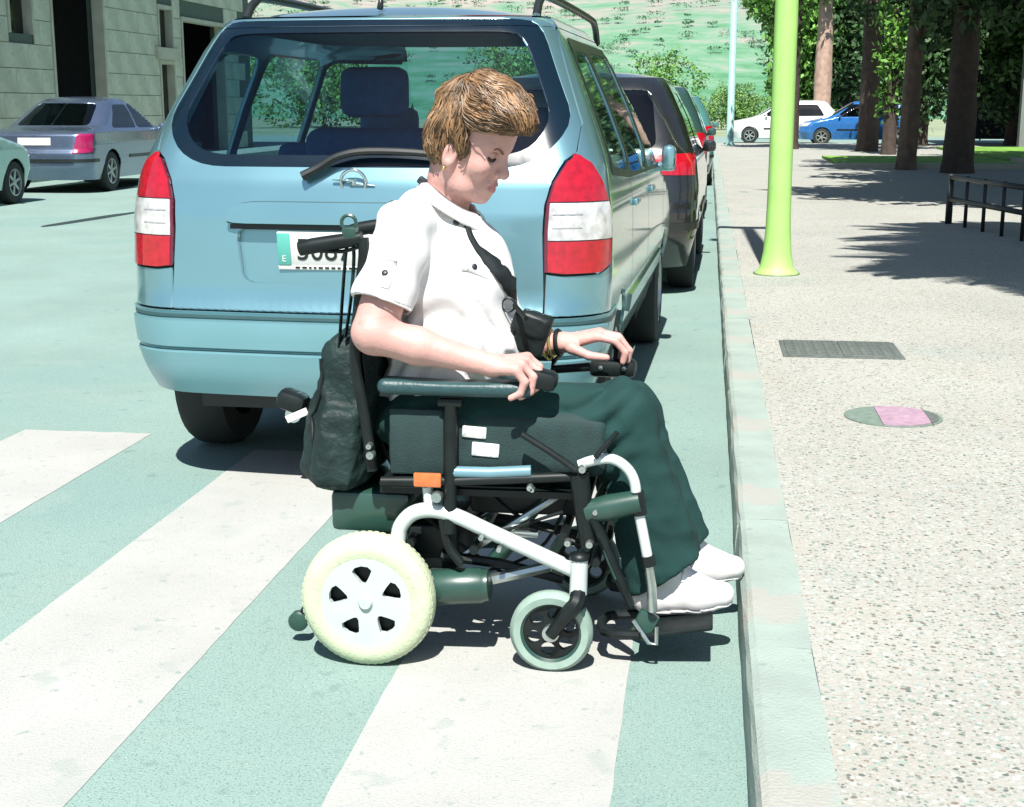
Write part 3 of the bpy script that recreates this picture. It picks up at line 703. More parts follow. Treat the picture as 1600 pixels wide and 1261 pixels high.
# ---------------------------------------------------------------- the light blue people carrier behind the wheelchair
M_van = mat('paint_van_blue', (.225, .43, .475), .30, .76, var=.04, vs=2, coat=1.)
M_vandk = mat('bumper_blue', (.16, .33, .37), .38, .4, var=.05, vs=3, coat=.5)
van = thing('minivan', (-1.165, 4.50, 0), 'light metallic blue people carrier with red and white tail lamps behind the wheelchair', 'van', None, R(-1.6))
VS = Shell(a=[(z_, x_ * .978) for z_, x_ in [(.26,.74),(.33,.79),(.45,.835),(.49,.845),(.52,.85),(.6,.862),(.72,.868),(.95,.862),(1.12,.835),(1.3,.765),(1.5,.675),(1.58,.63),(1.62,.59)]],
    yr=[(.26,.12),(.33,.045),(.40,.012),(.478,.0),(.486,.018),(.498,.018),(.506,.004),(.585,.006),(.590,.034),(.612,.036),(.622,.030),(.66,.046),(.70,.056),(.95,.088),(1.05,.112),(1.12,.14),(1.3,.225),(1.56,.375),(1.60,.41),(1.62,.45)],
    yf=[(.26,4.15),(.33,4.25),(.6,4.31),(.75,4.25),(.85,4.05),(1.0,3.35),(1.05,3.2),(1.56,2.25),(1.62,2.05)],
    rr=[(.26,.2),(.6,.21),(.95,.19),(1.12,.17),(1.62,.17)], rf=[(.26,.4),(.9,.4),(1.62,.3)], bowr=.055, bowf=.15); VS.eps = .012
ZS = (.478,.486,.498,.506,.585,.590,.612,.622,.66,.70)
glo = rnd([('r',-.535,1.105),('r',.535,1.105),('r',.64,1.15),('r',.715,1.26),('r',.66,1.38),('r',.575,1.585),('r',.50,1.60),('r',-.50,1.60),('r',-.575,1.585),('r',-.66,1.38),('r',-.715,1.26),('r',-.64,1.15)], 2)
gli = rnd([('r',-.50,1.145),('r',.50,1.145),('r',.59,1.175),('r',.645,1.27),('r',.60,1.38),('r',.53,1.54),('r',.47,1.555),('r',-.47,1.555),('r',-.53,1.54),('r',-.60,1.38),('r',-.645,1.27),('r',-.59,1.175)], 2)
tg = [('r',-.640,.632),('r',.640,.632),('r',.640,.70),('r',.632,.90),('r',.636,.99),('r',.654,1.06),('r',.692,1.13),('r',.728,1.156),('r',.735,1.25),('r',.67,1.42),('r',.60,1.606),('r',-.60,1.606),('r',-.67,1.42),('r',-.735,1.25),('r',-.728,1.156),('r',-.692,1.13),('r',-.654,1.06),('r',-.636,.99),('r',-.632,.90),('r',-.640,.70)]
rec = rnd([('r',-.385,.72),('r',.385,.72),('r',.395,.79),('r',.415,.915),('r',-.415,.915),('r',-.395,.79)], 2)
tgo = panel(VS, 'tailgate', tg, M_van, van, [glo, rec], step=.03, zs=ZS, zstep=.035, thick=.02)
panel(VS, 'plate_recess', rec, M_van, tgo, off=-.022, thick=0, step=.04)
fr = panel(VS, 'window_border', glo, mat('glass_border', (.004, .012, .022), .22, var=.1, spec=.3), tgo, [gli], off=-.002, step=.03, thick=.01)
M_rg = glassmat('rear_screen', (.28, .43, .56), 0, ior=1.35)
panel(VS, 'rear_window', gli, M_rg, tgo, off=-.003, step=.05, thick=0)
# handle bar over the plate
V, F = [], []
hb = rnd([('r',-.445,.917),('r',.445,.917),('r',.43,.955),('r',.38,.985),('r',-.38,.985),('r',-.43,.955)], 2)
panel(VS, 'handle_bar', hb, M_van, tgo, off=.030, thick=.04, step=.03)
panel(VS, 'handle_seam', rnd([('r',-.455,.912),('r',.455,.912),('r',.44,.960),('r',.385,.993),('r',-.385,.993),('r',-.44,.960)], 2), mat('seam_grey', (.04, .09, .10), .6), tgo, off=.003, thick=.004, step=.03)
panel(VS, 'handle_shadow_gap', [('r',-.43,.900),('r',.43,.900),('r',.43,.915),('r',-.43,.915)], M_trim, tgo, off=.004, thick=.02, step=.03)
# number plate and its lettering
def on_rear(x, z, off): return VS.pt(np.array([x]), np.array([z]), off)[0]
npz = .838; V, F = bbox((0, 0, 0), (.52, .012, .115), .004); c = on_rear(0, npz, -.006); tilt = rotm('X', 7)
def place(Vs, c, rot): return [np.array(rot @ Vector(v)) + c for v in Vs]
plate = obj('number_plate', place(V, c, tilt), F, M_plate, van, local=True)
V, F = bbox((-.236, -.0072, 0), (.044, .004, .108), .001); obj('country_band', place(V, c, tilt), F, mat('plate_band', (.10, .42, .36), .5), plate, local=True)
M_ink = mat('plate_ink', (.01, .012, .012), .5)
V, F = text_mesh('5087', .105); V = [((v[0] * .92 - .195), -v[2] - .0068, v[1] - .036) for v in V]; obj('lettering', place(V, c, tilt), [f for f in F], M_ink, plate, smooth=False, local=True)
V, F = text_mesh('E', .03); V = [((v[0] - .245), -v[2] - .0092, v[1] - .042) for v in V]; obj('lettering', place(V, c, tilt), F, M_plate, plate, smooth=False, local=True)
b = MB(); rs = random.Random(2)
x = -.2
while x < .2:
    q = rs.uniform(.008, .016); b.add(*[place(bbox((x + q / 2, -.0075, -.062), (q, .003, .006), 0)[0], c, tilt), bbox((0, 0, 0), (1, 1, 1), 0)[1]]); x += q + .008
V, F = bbox((0, -.001, -.063), (.52, .012, .016), .002); obj('plate_holder', place(V, c, tilt), F, M_plate, plate, local=True); b.build('dealer_marks', M_ink, plate, local=True)
# badge: ring with a lightning stroke
c = on_rear(-.0, 1.055, .006); rot = rotm('X', 14)
b = MB().tube([np.array([.043 * math.cos(a), 0, .043 * math.sin(a)]) for a in np.linspace(0, 2 * math.pi, 28, endpoint=False)], .0055, 8, closed=True)
z_ = [(-.075, .006), (.012, .006), (.004, -.006), (.075, -.006), (-.012, -.010 + .004), (-.004, .012 - .004)]
bolt = [(-.072, .010), (.014, .010), (.010, -.002), (.072, -.010), (-.014, -.010), (-.010, .002)]
b.add(*prism(bolt, -.006, .002, 'y')); badge = obj('badge', place(b.V, c, rot), b.F, M_chrome, tgo, local=True)
# lock knob under the handle
# rear wiper
pts = [(.40, 1.115), (.25, 1.138), (.05, 1.145), (-.05, 1.128), (-.115, 1.095), (-.172, 1.066)]
b = MB().tube([on_rear(x, z, .035 if i < 4 else .028) for i, (x, z) in enumerate(pts)], [.010, .012, .013, .013, .015, .016], 8, smooth=4)
b.add(*bbox(on_rear(.40, 1.11, .02), (.05, .04, .05), .012)); b.build('rear_wiper', M_trim, tgo, local=True)
# tail lamps in three fields
def lampset(sg):
    out = [('r', sg*.735, 1.148), ('r', sg*.70, 1.125), ('r', sg*.662, 1.06), ('r', sg*.644, .99), ('r', sg*.640, .90), ('r', sg*.642, .772), ('r', sg*.70, .765)]
    sd = 'R' if sg > 0 else 'L'
    side = [(sd, .155, .765), (sd, .215, .79), (sd, .245, .88), (sd, .245, .97), (sd, .225, 1.05), (sd, .20, 1.12), (sd, .175, 1.15)]
    full = out + side; hold = panel(VS, 'tail_lamp', full, mat('lamp_housing', (.10, .006, .02), .2, var=.1, coat=1), van, off=.004, thick=.03, step=.03)
    zc = (.872, .995)
    def band(z0, z1, m, name):
        P = VS.outline(full, .012); q = [(min(max(z, z0), z1), s_) for s_, z in P]
        P2 = [(s_, z) for s_, z in P if z0 <= z <= z1]
        if len(P2) < 4: return
        # clip polygon to the z band and shrink a little
        cl = []
        n = len(P)
        for i in range(n):
            (s0, a0), (s1, a1) = P[i], P[(i + 1) % n]
            if z0 <= a0 <= z1: cl.append((s0, a0))
            for zc_ in (z0, z1):
                if (a0 - zc_) * (a1 - zc_) < 0: t_ = (zc_ - a0) / (a1 - a0); cl.append((s0 + (s1 - s0) * t_, zc_))
        cx = sum(p[0] for p in cl) / len(cl); cz = sum(p[1] for p in cl) / len(cl); ang = lambda p: math.atan2(p[1] - cz, p[0] - cx)
        cl = sorted(cl, key=ang); cl = [(cx + (p[0] - cx) * .92, cz + (p[1] - cz) * .97) for p in cl]
        class Q(Shell): pass
        sh2 = VS; old = sh2.outline; sh2.outline = lambda pts, st: [(p[0] + (q[0] - p[0]) * t_ / 8, p[1] + (q[1] - p[1]) * t_ / 8) for p, q in zip(pts, pts[1:] + pts[:1]) for t_ in range(8 if math.hypot(p[0] - q[0], p[1] - q[1]) > .04 else 1) for t_ in [t_ if math.hypot(p[0] - q[0], p[1] - q[1]) > .04 else 0]]
        panel(sh2, name, cl, m, hold, off=.009, thick=.008, step=.03); del sh2.outline
    band(.76, .872, M_lamp, 'red_lens'); band(.872, .995, M_lampw, 'clear_lens'); band(.995, 1.15, M_lamp, 'red_lens')
    # reflector bowl edges behind the clear lens
    for zz in (.912, .955):
        panel(VS, 'lens_rib', [('r', sg * .665, zz), ('r', sg * .755, zz), ('r', sg * .755, zz + .004), ('r', sg * .665, zz + .004)], mat('lens_rib', (.30, .30, .31), .25), hold, off=.0105, thick=.003, step=.03)
    return full
for sg in (1, -1): lampset(sg)
# rear bumper
def band_grid(sh, name, yend, zs, m, parent, off=0., n=90, thick=.03, drop=None):
    V = []; F = []; zs = list(zs)
    for z in zs:
        S1 = sh.sy(yend, z, 1)
        for k in range(n + 1):
            s_ = S1 * (2 * k / n - 1); V.append(sh.pt(np.array([s_]), np.array([z + (drop(s_ / S1) if drop and z == zs[0] else 0)]), off)[0])
    q = n + 1
    for j in range(len(zs) - 1):
        for i in range(n): F.append((j*q+i, j*q+i+1, (j+1)*q+i+1, (j+1)*q+i))
    rows = [0, len(zs) - 1]
    for r_ in rows:
        k0 = len(V)
        for k in range(n + 1): V.append(V[r_*q+k]); 
        for k in range(n + 1): v = np.array(V[r_*q+k]); V.append(v + (-.15 * v[0] * thick * 2, thick, 0))
        for k in range(n): F.append((k0+k, k0+q+k, k0+q+k+1, k0+k+1) if r_ else (k0+k, k0+k+1, k0+q+k+1, k0+q+k))
    o = obj(name, V, F, m, parent, local=True); o.data.set_sharp_from_angle(angle=R(28)); return o
bmp = band_grid(VS, 'rear_bumper', (.43), [.338,.348,.36,.38,.405,.44,.478,.486,.498,.506,.53,.56,.585,.590,.612,.622], M_vandk, van, off=.006)
band_grid(VS, 'bumper_groove', .42, [.5905,.60,.611], mat('groove_dark', (.03, .075, .08), .5), bmp, off=.0075, thick=.004)
# sides: quarter panel + doors as one pressing each, with window openings
wr, y1, y2 = .305, .74, 3.44
for sg, sd in ((1, 'R'), (-1, 'L')):
    qg = rnd([(sd, .50, 1.10), (sd, 1.12, 1.06), (sd, 1.10, 1.50), (sd, .66, 1.50)], 2)
    dg = [rnd([(sd, 1.20, 1.05), (sd, 2.02, 1.03), (sd, 2.00, 1.51), (sd, 1.20, 1.51)], 2), rnd([(sd, 2.10, 1.03), (sd, 3.12, 1.02), (sd, 2.45, 1.51), (sd, 2.10, 1.51)], 2)]
    low = [(sd, .438, .625), (sd, .425, .45), *[(sd, y, z) for y, z in arch(y1, wr, .32) if y > .43], *[(sd, y, z) for y, z in arch(y2, wr, .26)], (sd, 4.0, .3), ('f', .001 * sg, .3)]
    up = [('f', .001 * sg, z) for z in np.linspace(.35, 1.0, 12)] + [('f', .60 * sg, 1.03), (sd, 2.35, 1.56), (sd, 2.0, 1.615), (sd, .66, 1.615), ('r', .603 * sg, 1.615), ('r', .674 * sg, 1.42), ('r', .74 * sg, 1.25), ('r', .736 * sg, 1.158),
          (sd, .18, 1.158), (sd, .21, 1.125), (sd, .235, 1.05), (sd, .255, .97), (sd, .255, .88), (sd, .222, .78), (sd, .155, .757), ('r', .70 * sg, .757), ('r', .648 * sg, .764), ('r', .647 * sg, .70), ('r', .647 * sg, .632)]
    sp = panel(VS, 'side_panel', low + up, M_van, van, [qg] + dg, step=.045, zs=ZS + (.8, .85, .9, .95, 1.0), zstep=.05)
    for k, g_ in enumerate([qg] + dg): panel(VS, 'side_window', g_, M_glass, sp, off=-.004, thick=0, step=.06)
    panel(VS, 'window_surround', rnd([(sd, .44, 1.075), (sd, 1.16, 1.03), (sd, 3.22, .995), (sd, 2.48, 1.545), (sd, .63, 1.545)], 2, .05), M_trim, sp, [qg] + dg, off=.002, thick=0, step=.05)
    for k, y in enumerate((1.16, 2.06, 3.18)):            # door shut lines
        panel(VS, 'door_gap', [(sd, y - .004, .36), (sd, y + .004, .36), (sd, y + .004, 1.03), (sd, y - .004, 1.03)], M_trim, sp, off=.0015, thick=0, step=.06)
    for y in (1.28, 2.2):
        c = VS.pt(np.array([VS.sy(y, .93, sg)]), np.array([.93]), .02)[0]; MB().add(*bbox(c + (-.012 * sg, 0, 0), (.02, .15, .028), .008)).build('door_handle', M_van, sp, local=True)
    panel(VS, 'side_moulding', [(sd, 1.14, .50), (sd, 3.05, .50), (sd, 3.05, .57), (sd, 1.14, .57)], M_vandk, sp, off=.012, thick=.015, step=.08)
    MB().add(*bbox((sg * .885, 2.95, 1.05), (.07, .12, .12), .03)).add(*bbox((sg * .87, 2.98, 1.0), (.1, .06, .05), .02)).build('door_mirror', M_van, van, local=True)
    a_ = .845
    for yy in (y1, y2): wheel(van, sg * (a_ - .02), yy, wr, side=sg, spokes=5)
    # roof rail
    rl = []
    for y, dz in ((.62, -.02), (.72, .045), (.95, .07), (2.3, .07), (2.55, .045), (2.66, -.03)): rl.append((sg * .535, y, 1.635 + dz))
    MB().tube(rl, .016, 10, smooth=4).build('roof_rail', M_trim, van, local=True)
    panel(VS, 'wheel_liner', [(sd, .42, .30), (sd, 1.12, .30), (sd, 1.12, .72), (sd, .42, .72)], M_trim, van, off=-.22, thick=0, step=.1)
rf = cap(VS, 'roof', 1.612, .055, M_van, van)
cap(VS, 'headliner', 1.575, .05, M_cabin, van)
fpanel(VS, 'windscreen', rnd([('f', -.62, 1.06), ('f', .62, 1.06), ('f', .5, 1.56), ('f', -.5, 1.56)], 2), M_glass, van, thick=0, step=.06)
V, F = tube([(0, .50, 1.64), (0, .515, 1.672), (0, .56, 1.69)], [.012, .009, .004], 8); obj('aerial', V, F, M_trim, rf, local=True)
panel(VS, 'body_liner', [('r', -.76, .32), ('r', .76, .32), ('r', .76, 1.06), ('r', -.76, 1.06)], M_trim, van, off=-.035, thick=0, step=.06, zs=ZS)
MB().box((-.6, .2, .26), (.6, 3.9, .36)).build('underbody', M_dark, van, smooth=False, local=True)
MB().box((-.72, 1.0, .55), (.72, 3.2, .57)).build('cabin_floor', M_cabin, van, smooth=False, local=True)
MB().box((-.70, .28, .98), (.70, .82, 1.0)).build('parcel_shelf', mat('parcel_shelf', (.30, .36, .36), .9), van, smooth=False, local=True)
MB().tube([(-.22, .06, .27), (-.22, .30, .27)], .028, 14).build('exhaust', M_chrome, van, local=True)
MB().add(*bbox((0, 3.05, 1.0), (1.3, .4, .14), .05)).build('dashboard', M_cabin, van, local=True)
def seat(x, y, wdt, z1, name):
    V, F = nets(lambda P: smin(sbox(P, (x, y, .86), (wdt / 2, .09, (z1 - .5) / 2 - .12), .06, np.array(rotm('X', -10))), sbox(P, (x, y + .06, z1 - .1), (min(.14, wdt * .3), .05, .10), .045), .03), (x - wdt / 2 - .05, y - .2, .4), (x + wdt / 2 + .05, y + .25, z1 + .05), .02)
    obj(name, V, F, M_seat, van, local=True)
M_seat = mat('van_seat_blue', (.05, .19, .36), .9, var=.2, vs=30)
seat(-.20, 1.10, .56, 1.46, 'rear_seat')
for x in (-.52, .42): seat(x, 1.15, .36, 1.16, 'rear_seat')
for x in (-.37, .37): seat(x, 2.0, .48, 1.30, 'front_seat')
# ================================================================ street furniture and planting
M_lime = mat('lime_paint', (.33, .59, .16), .55, var=.07, vs=5, coat=.1, speck=[(22, .68, (.30, .50, .16), .7), (5, .62, (.36, .62, .19), .6), (60, .72, (.2, .28, .14), .8)])
p = gp(1213, 428, PZ)
lp = thing('lamp_post', (p[0], p[1], PZ), 'lime green tapered lamp post with flared foot on the pavement', 'lamp post')
V, F = lathe([(.155, 0), (.155, .012), (.135, .022), (.118, .06), (.100, .16), (.088, .34), (.083, .6), (.078, 2.5), (.062, 6.0), (.0, 6.0)], 28, 'z'); obj('shaft', V, F, M_lime, lp, local=True)
V, F = lathe([(.165, -.003), (.165, .008), (.10, .009)], 28, 'z'); obj('base_ring', V, F, mat('base_ring', (.12, .16, .08), .7), lp, local=True)
V, F = bbox((-.05, 0, 6.05), (.62, .24, .10), .04); obj('lantern', V, F, M_lime, lp, local=True)
MB().add(*bbox((-.05, 0, 5.985), (.46, .18, .03), .01)).build('diffuser', M_lampw, lp, local=True)
MB().add(*bbox((.03, .076, .9), (.09, .02, .26), .008)).build('service_hatch', M_lime, lp, local=True)
p = gp(1140, 234, 0)
sp_ = thing('thin_pole', (p[0], p[1], PZ - .02), 'thin pale turquoise pole at the kerb in the far distance', 'pole')
V, F = lathe([(.17, 0), (.17, .03), (.11, .1), (.095, 6.5), (.0, 6.5)], 16, 'z'); obj('shaft', V, F, mat('pale_pole', (.25, .43, .41), .5), sp_, local=True)
V, F = bbox((-.7, 0, 6.5), (1.6, .25, .18), .06); obj('lantern', V, F, mat('pale_pole2', (.25, .43, .41), .5), sp_, local=True)

# low black railing round a planting bed on the right
M_iron = mat('black_iron', (.012, .018, .018), .5)
ra = thing('low_railing', (2.55, 14.5, PZ), 'low black iron railing in the tree shade at the right edge', 'railing')
A = np.array([2.45, 14.9]); B_ = np.array([2.95, 12.1]); C_ = np.array([5.2, 12.6])
def rail_run(a, b, n):
    for zz in (.47, .25):
        V, F = tube([(a[0], a[1], PZ + zz), (b[0], b[1], PZ + zz)], .026, 8); obj('rail', V, F, M_iron, ra)
    for k in range(n + 1):
        q = a + (b - a) * k / n; V, F = tube([(q[0], q[1], PZ), (q[0], q[1], PZ + .5)], .035 if k in (0, n) else .018, 8); obj('post', V, F, M_iron, ra)
rail_run(A, B_, 6); rail_run(B_, C_, 5)
# planting inside it
def leafmesh(n, blobs, size, seed, flat=.5, gap=.0):
    """thousands of small leaves spread through the given ellipsoids (centre, radii)"""
    rs = np.random.RandomState(seed); wts = np.array([np.prod(b[1]) ** .75 for b in blobs]); wts /= wts.sum()
    k = rs.choice(len(blobs), n, p=wts); d = rs.randn(n, 3); d /= np.linalg.norm(d, axis=1)[:, None]
    rad = rs.rand(n) ** .38; C = np.array([b[0] for b in blobs])[k]; Rr = np.array([b[1] for b in blobs])[k]; P = C + d * rad[:, None] * Rr
    # clumping: pull leaves towards random twig ends
    tw = P[rs.choice(n, max(8, n // 28))]; j = rs.randint(0, len(tw), n)
    P = tw[j] + rs.randn(n, 3) * (Rr.mean() * .085 + size * .8)
    u = rs.randn(n, 3); u /= np.linalg.norm(u, axis=1)[:, None]; v = np.cross(u, rs.randn(n, 3)); v /= np.linalg.norm(v, axis=1)[:, None]
    s = size * (.6 + .8 * rs.rand(n))[:, None]
    V = np.stack([P - u * s, P + v * s * flat, P + u * s, P - v * s * flat], 1).reshape(-1, 3); F = np.arange(4 * n).reshape(-1, 4)
    return V, F
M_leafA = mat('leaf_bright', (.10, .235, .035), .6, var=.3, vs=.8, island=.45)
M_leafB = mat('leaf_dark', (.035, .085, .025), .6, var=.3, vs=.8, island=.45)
M_leafC = mat('leaf_pale', (.13, .25, .06), .6, var=.25, vs=.8, island=.4)
M_bark = mat('bark', (.055, .04, .032), .95, var=.35, vs=7, bump=.9, bs=25)
M_barkp = mat('bark_pale', (.40, .27, .21), .9, var=.25, vs=6, bump=.9, bs=18)
def tree(loc, label, h, r, crown, leaf, bark, n, size, seed, name='tree', group=None, limbs=5, lean=0.):
    t = thing(name, loc, label, 'tree', group); rs = random.Random(seed)
    zc = min(c[0][2] for c in crown)
    b = MB().tube([(0, 0, -.1), (0, 0, .25), (lean * .3, 0, h * .4), (lean, .05, h)], [r * 1.5, r * 1.08, r * .9, r * .5], 22, smooth=7)
    for i_, v_ in enumerate(b.V):                     # rough, ridged bark
        a_ = math.atan2(v_[1], v_[0] - lean * v_[2] / h); q_ = 1 + .07 * math.sin(a_ * 7 + 3 * math.sin(v_[2] * 2.1)) + rs.uniform(-.05, .05); b.V[i_] = (v_[0] * q_, v_[1] * q_, v_[2])
    b.build('trunk', bark, t, local=True)
    b = MB()
    for k in range(limbs):
        c = crown[k % len(crown)][0]; z0 = h * rs.uniform(.55, .9)
        b.tube([(lean * z0 / h, 0, z0), (c[0] * .45, c[1] * .45, z0 * .5 + c[2] * .5), tuple(c)], [r * .4, r * .25, r * .08], 8, smooth=3)
    if limbs: b.build('limbs', bark, t, local=True)
    V, F = leafmesh(n, crown, size, seed); obj('crown', V, F, leaf, t, smooth=False, local=True); return t
G = lambda x, y: tuple(gp(x, y, PZ))
q = gp(1570, 372, PZ)
def bush(loc, label, rad, n, leaf, size, seed, group=None, name='shrub'):
    t = thing(name, loc, label, 'shrub', group); rs = random.Random(seed)
    bl_ = [((rs.uniform(-.4, .4) * rad[0], rs.uniform(-.4, .4) * rad[1], rad[2] * rs.uniform(.5, .95)), tuple(x * rs.uniform(.45, .7) for x in rad)) for _ in range(5)]
    V, F = leafmesh(n, bl_, size, seed); obj('foliage', V, F, leaf, t, smooth=False, local=True)
    b = MB()
    for c, _ in bl_: b.tube([(0, 0, -.05), (c[0] * .4, c[1] * .4, c[2] * .5), c], [.03, .02, .008], 6)
    b.build('stems', M_bark, t, local=True); return t
bush((4.0, 13.4, PZ), 'dark leafy shrub behind the low black railing', (.9, .7, .35), 1600, M_leafB, .06, 5)

# trees in the park, from the pale trunk by the cars to the dark ones at the right
p = gp(1287, 222, PZ)
p = gp(1287, 213, PZ)
tree((pp(1287, 100, 57.)[0], 57., 0), 'tree with a straight pale pinkish trunk behind the added blue car', 9, .33, [((-.5, .3, 6.6), (2.2, 1.8, 1.5)), ((.9, .5, 8.2), (1.9, 1.8, 1.5)), ((-1.7, .4, 5.4), (1.2, 1.2, 1.1))], M_leafA, M_barkp, 6000, .12, 11)
p = gp(1240, 236, PZ)
tree((p[0], 40.5, PZ), 'bright green leafy tree directly behind the lime post', 7.5, .20, [((-.8, 0, 4.7), (.75, 1.0, 1.3)), ((1.1, 0, 6.2), (1.7, 1.6, 1.5)), ((-.4, .2, 3.7), (.55, .6, .7))], M_leafA, M_bark, 8000, .095, 12)
p = gp(1352, 236, PZ)
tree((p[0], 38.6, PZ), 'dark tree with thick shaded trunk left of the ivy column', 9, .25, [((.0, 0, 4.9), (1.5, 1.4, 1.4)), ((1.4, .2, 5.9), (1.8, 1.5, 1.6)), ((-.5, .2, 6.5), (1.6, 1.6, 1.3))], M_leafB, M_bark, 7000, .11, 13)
# ivy-clad trunk
p = gp(1393, 243, PZ)
tree((p[0], 36.2, PZ), 'slim tree trunk wrapped in bright hanging ivy', 7, .16, [((0, -.1, 1.6), (.26, .26, .7)), ((.03, -.1, 2.5), (.32, .3, .8)), ((0, -.1, 3.5), (.42, .4, .9)), ((.1, 0, 4.9), (.9, .9, 1.1))], M_leafA, M_bark, 3000, .085, 14, limbs=2)
p = gp(1418, 266, PZ)
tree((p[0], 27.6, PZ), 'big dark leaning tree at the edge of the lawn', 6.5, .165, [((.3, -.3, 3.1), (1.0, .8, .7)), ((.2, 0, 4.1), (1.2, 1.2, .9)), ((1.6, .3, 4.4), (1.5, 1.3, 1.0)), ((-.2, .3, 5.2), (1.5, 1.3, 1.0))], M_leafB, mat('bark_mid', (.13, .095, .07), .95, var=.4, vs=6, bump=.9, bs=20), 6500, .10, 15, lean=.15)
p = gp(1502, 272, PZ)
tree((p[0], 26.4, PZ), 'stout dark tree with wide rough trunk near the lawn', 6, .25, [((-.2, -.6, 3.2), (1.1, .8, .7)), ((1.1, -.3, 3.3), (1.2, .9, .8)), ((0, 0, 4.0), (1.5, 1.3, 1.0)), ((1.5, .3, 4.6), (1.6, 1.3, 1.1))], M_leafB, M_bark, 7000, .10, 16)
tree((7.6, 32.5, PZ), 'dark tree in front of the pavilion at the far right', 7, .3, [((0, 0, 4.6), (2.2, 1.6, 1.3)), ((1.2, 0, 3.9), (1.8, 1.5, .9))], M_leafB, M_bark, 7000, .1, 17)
# more park trees off to the right: they shade the pavement and show in the cars' flanks
for k, (x, y, lab) in enumerate([(4.9, 16.8, 'broad park tree standing past the right edge, near the low railing'), (5.9, 21.5, 'broad park tree standing past the right edge, near the lawn'), (8.6, 12.0, 'broad park tree standing past the right edge, nearest the camera')]):
    tree((x, y, PZ), lab, 6, .22, [((-1.3, .2, 4.7), (2.3, 2.1, 1.0)), ((-.3, .6, 5.5), (2.3, 2.1, 1.2)), ((.4, -1.2, 4.6), (1.8, 1.6, 1.0)), ((-.6, 1.8, 4.9), (2.0, 1.6, 1.0))], M_leafA, M_bark, 15000, .2, 20 + k, group=None)
for k, (px, lab) in enumerate([(1252, 'leafy dark tree behind the white car'), (1328, 'leafy dark tree behind the blue car')]):
    tree((pp(px, 100, 64.)[0], 64., 0), lab, 8, .25, [((0, 0, 2.6), (1.5, 1.2, 1.4)), ((.2, 0, 4.4), (1.7, 1.3, 1.6)), ((-.2, 0, 6.6), (1.6, 1.3, 1.6))], M_leafB if k else M_leafA, M_bark, 11000, .13, 50 + k)
for k, (x, y, lab) in enumerate([(6.3, 44.6, 'dense dark evergreen behind the pale trunk'), (9.2, 45.2, 'dense dark evergreen between the ivy trunk and the pavilion'), (12.8, 40.9, 'dense dark evergreen beside the pavilion')]):
    tree((x, y, PZ), lab, 6, .25, [((0, 0, 1.9), (1.5, 1.2, 1.3)), ((.2, 0, 3.4), (1.8, 1.3, 1.4)), ((-.2, 0, 5.0), (1.6, 1.3, 1.5))], M_leafB, M_bark, 12000, .11, 30 + k)
# a wide crown over the lawn keeps the trunks in shade
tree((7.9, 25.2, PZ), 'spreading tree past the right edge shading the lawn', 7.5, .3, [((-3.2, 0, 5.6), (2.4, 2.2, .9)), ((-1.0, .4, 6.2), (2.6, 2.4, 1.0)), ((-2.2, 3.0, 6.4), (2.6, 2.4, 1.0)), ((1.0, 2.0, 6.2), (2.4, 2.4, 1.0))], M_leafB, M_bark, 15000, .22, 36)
# palm whose fronds shade the pavement
M_frond = mat('palm_leaf', (.06, .13, .03), .5, var=.3, vs=3)
def frond(L, seed):
    rs = random.Random(seed); V = []; F = []; n = 40
    ax = [np.array([L * t, 0, L * (.55 * t - .95 * t * t)]) for t in np.linspace(0, 1, n)]
    v_, f_ = tube(ax[::3] + [ax[-1]], [.022 * (1 - .8 * i / 15) for i in range(len(ax[::3]) + 1)], 5); V += v_; F += f_
    for i in range(4, n):
        t = i / (n - 1); ln = .55 * math.sin(math.pi * min(1, .18 + t * .80)) + .06
        for s in (-1, 1):
            d = np.array([.55, s * .85, -.25 + rs.uniform(-.1, .1)]); d /= np.linalg.norm(d); k = len(V); wv = np.array([.030, 0, 0])
            V += [ax[i] - wv, ax[i] + wv, ax[i] + d * ln * .6 + wv + (0, 0, -.02), ax[i] + d * ln + (0, 0, -.08), ax[i] + d * ln * .6 - wv + (0, 0, -.02)]; F.append((k, k + 1, k + 2, k + 3, k + 4))
    return V, F
def palm(loc, h, label, nf, L, seed):
    t = thing('palm_tree', loc, label, 'palm tree', None); rs = random.Random(seed)
    pr = []
    for k in range(40): z = h * k / 39; pr.append((.20 * (1 - .25 * k / 39) + (.025 if k % 2 else 0), z))
    V, F = lathe(pr, 14, 'z'); obj('trunk', V, F, M_barkp, t, local=True)
    V, F = frond(L, seed); f0 = obj('frond', V, F, M_frond, t, smooth=False, local=True); f0.location = (0, 0, h); f0.rotation_euler = (0, -.3, 0)
    for k in range(1, nf):
        inst('frond', f0, t, (0, 0, h + rs.uniform(-.1, .1)), (0, rs.uniform(-.75, .25), k * 2.399), (1,) * 3 if k % 3 else (.85,) * 3)
palm((2.95, 7.8, PZ), 5.2, 'tall feather palm past the right edge whose fronds shade the pavement', 70, 1.75, 3)
palm((3.6, 9.6, PZ), 5.6, 'second feather palm farther from the kerb past the right edge', 70, 2.1, 6)
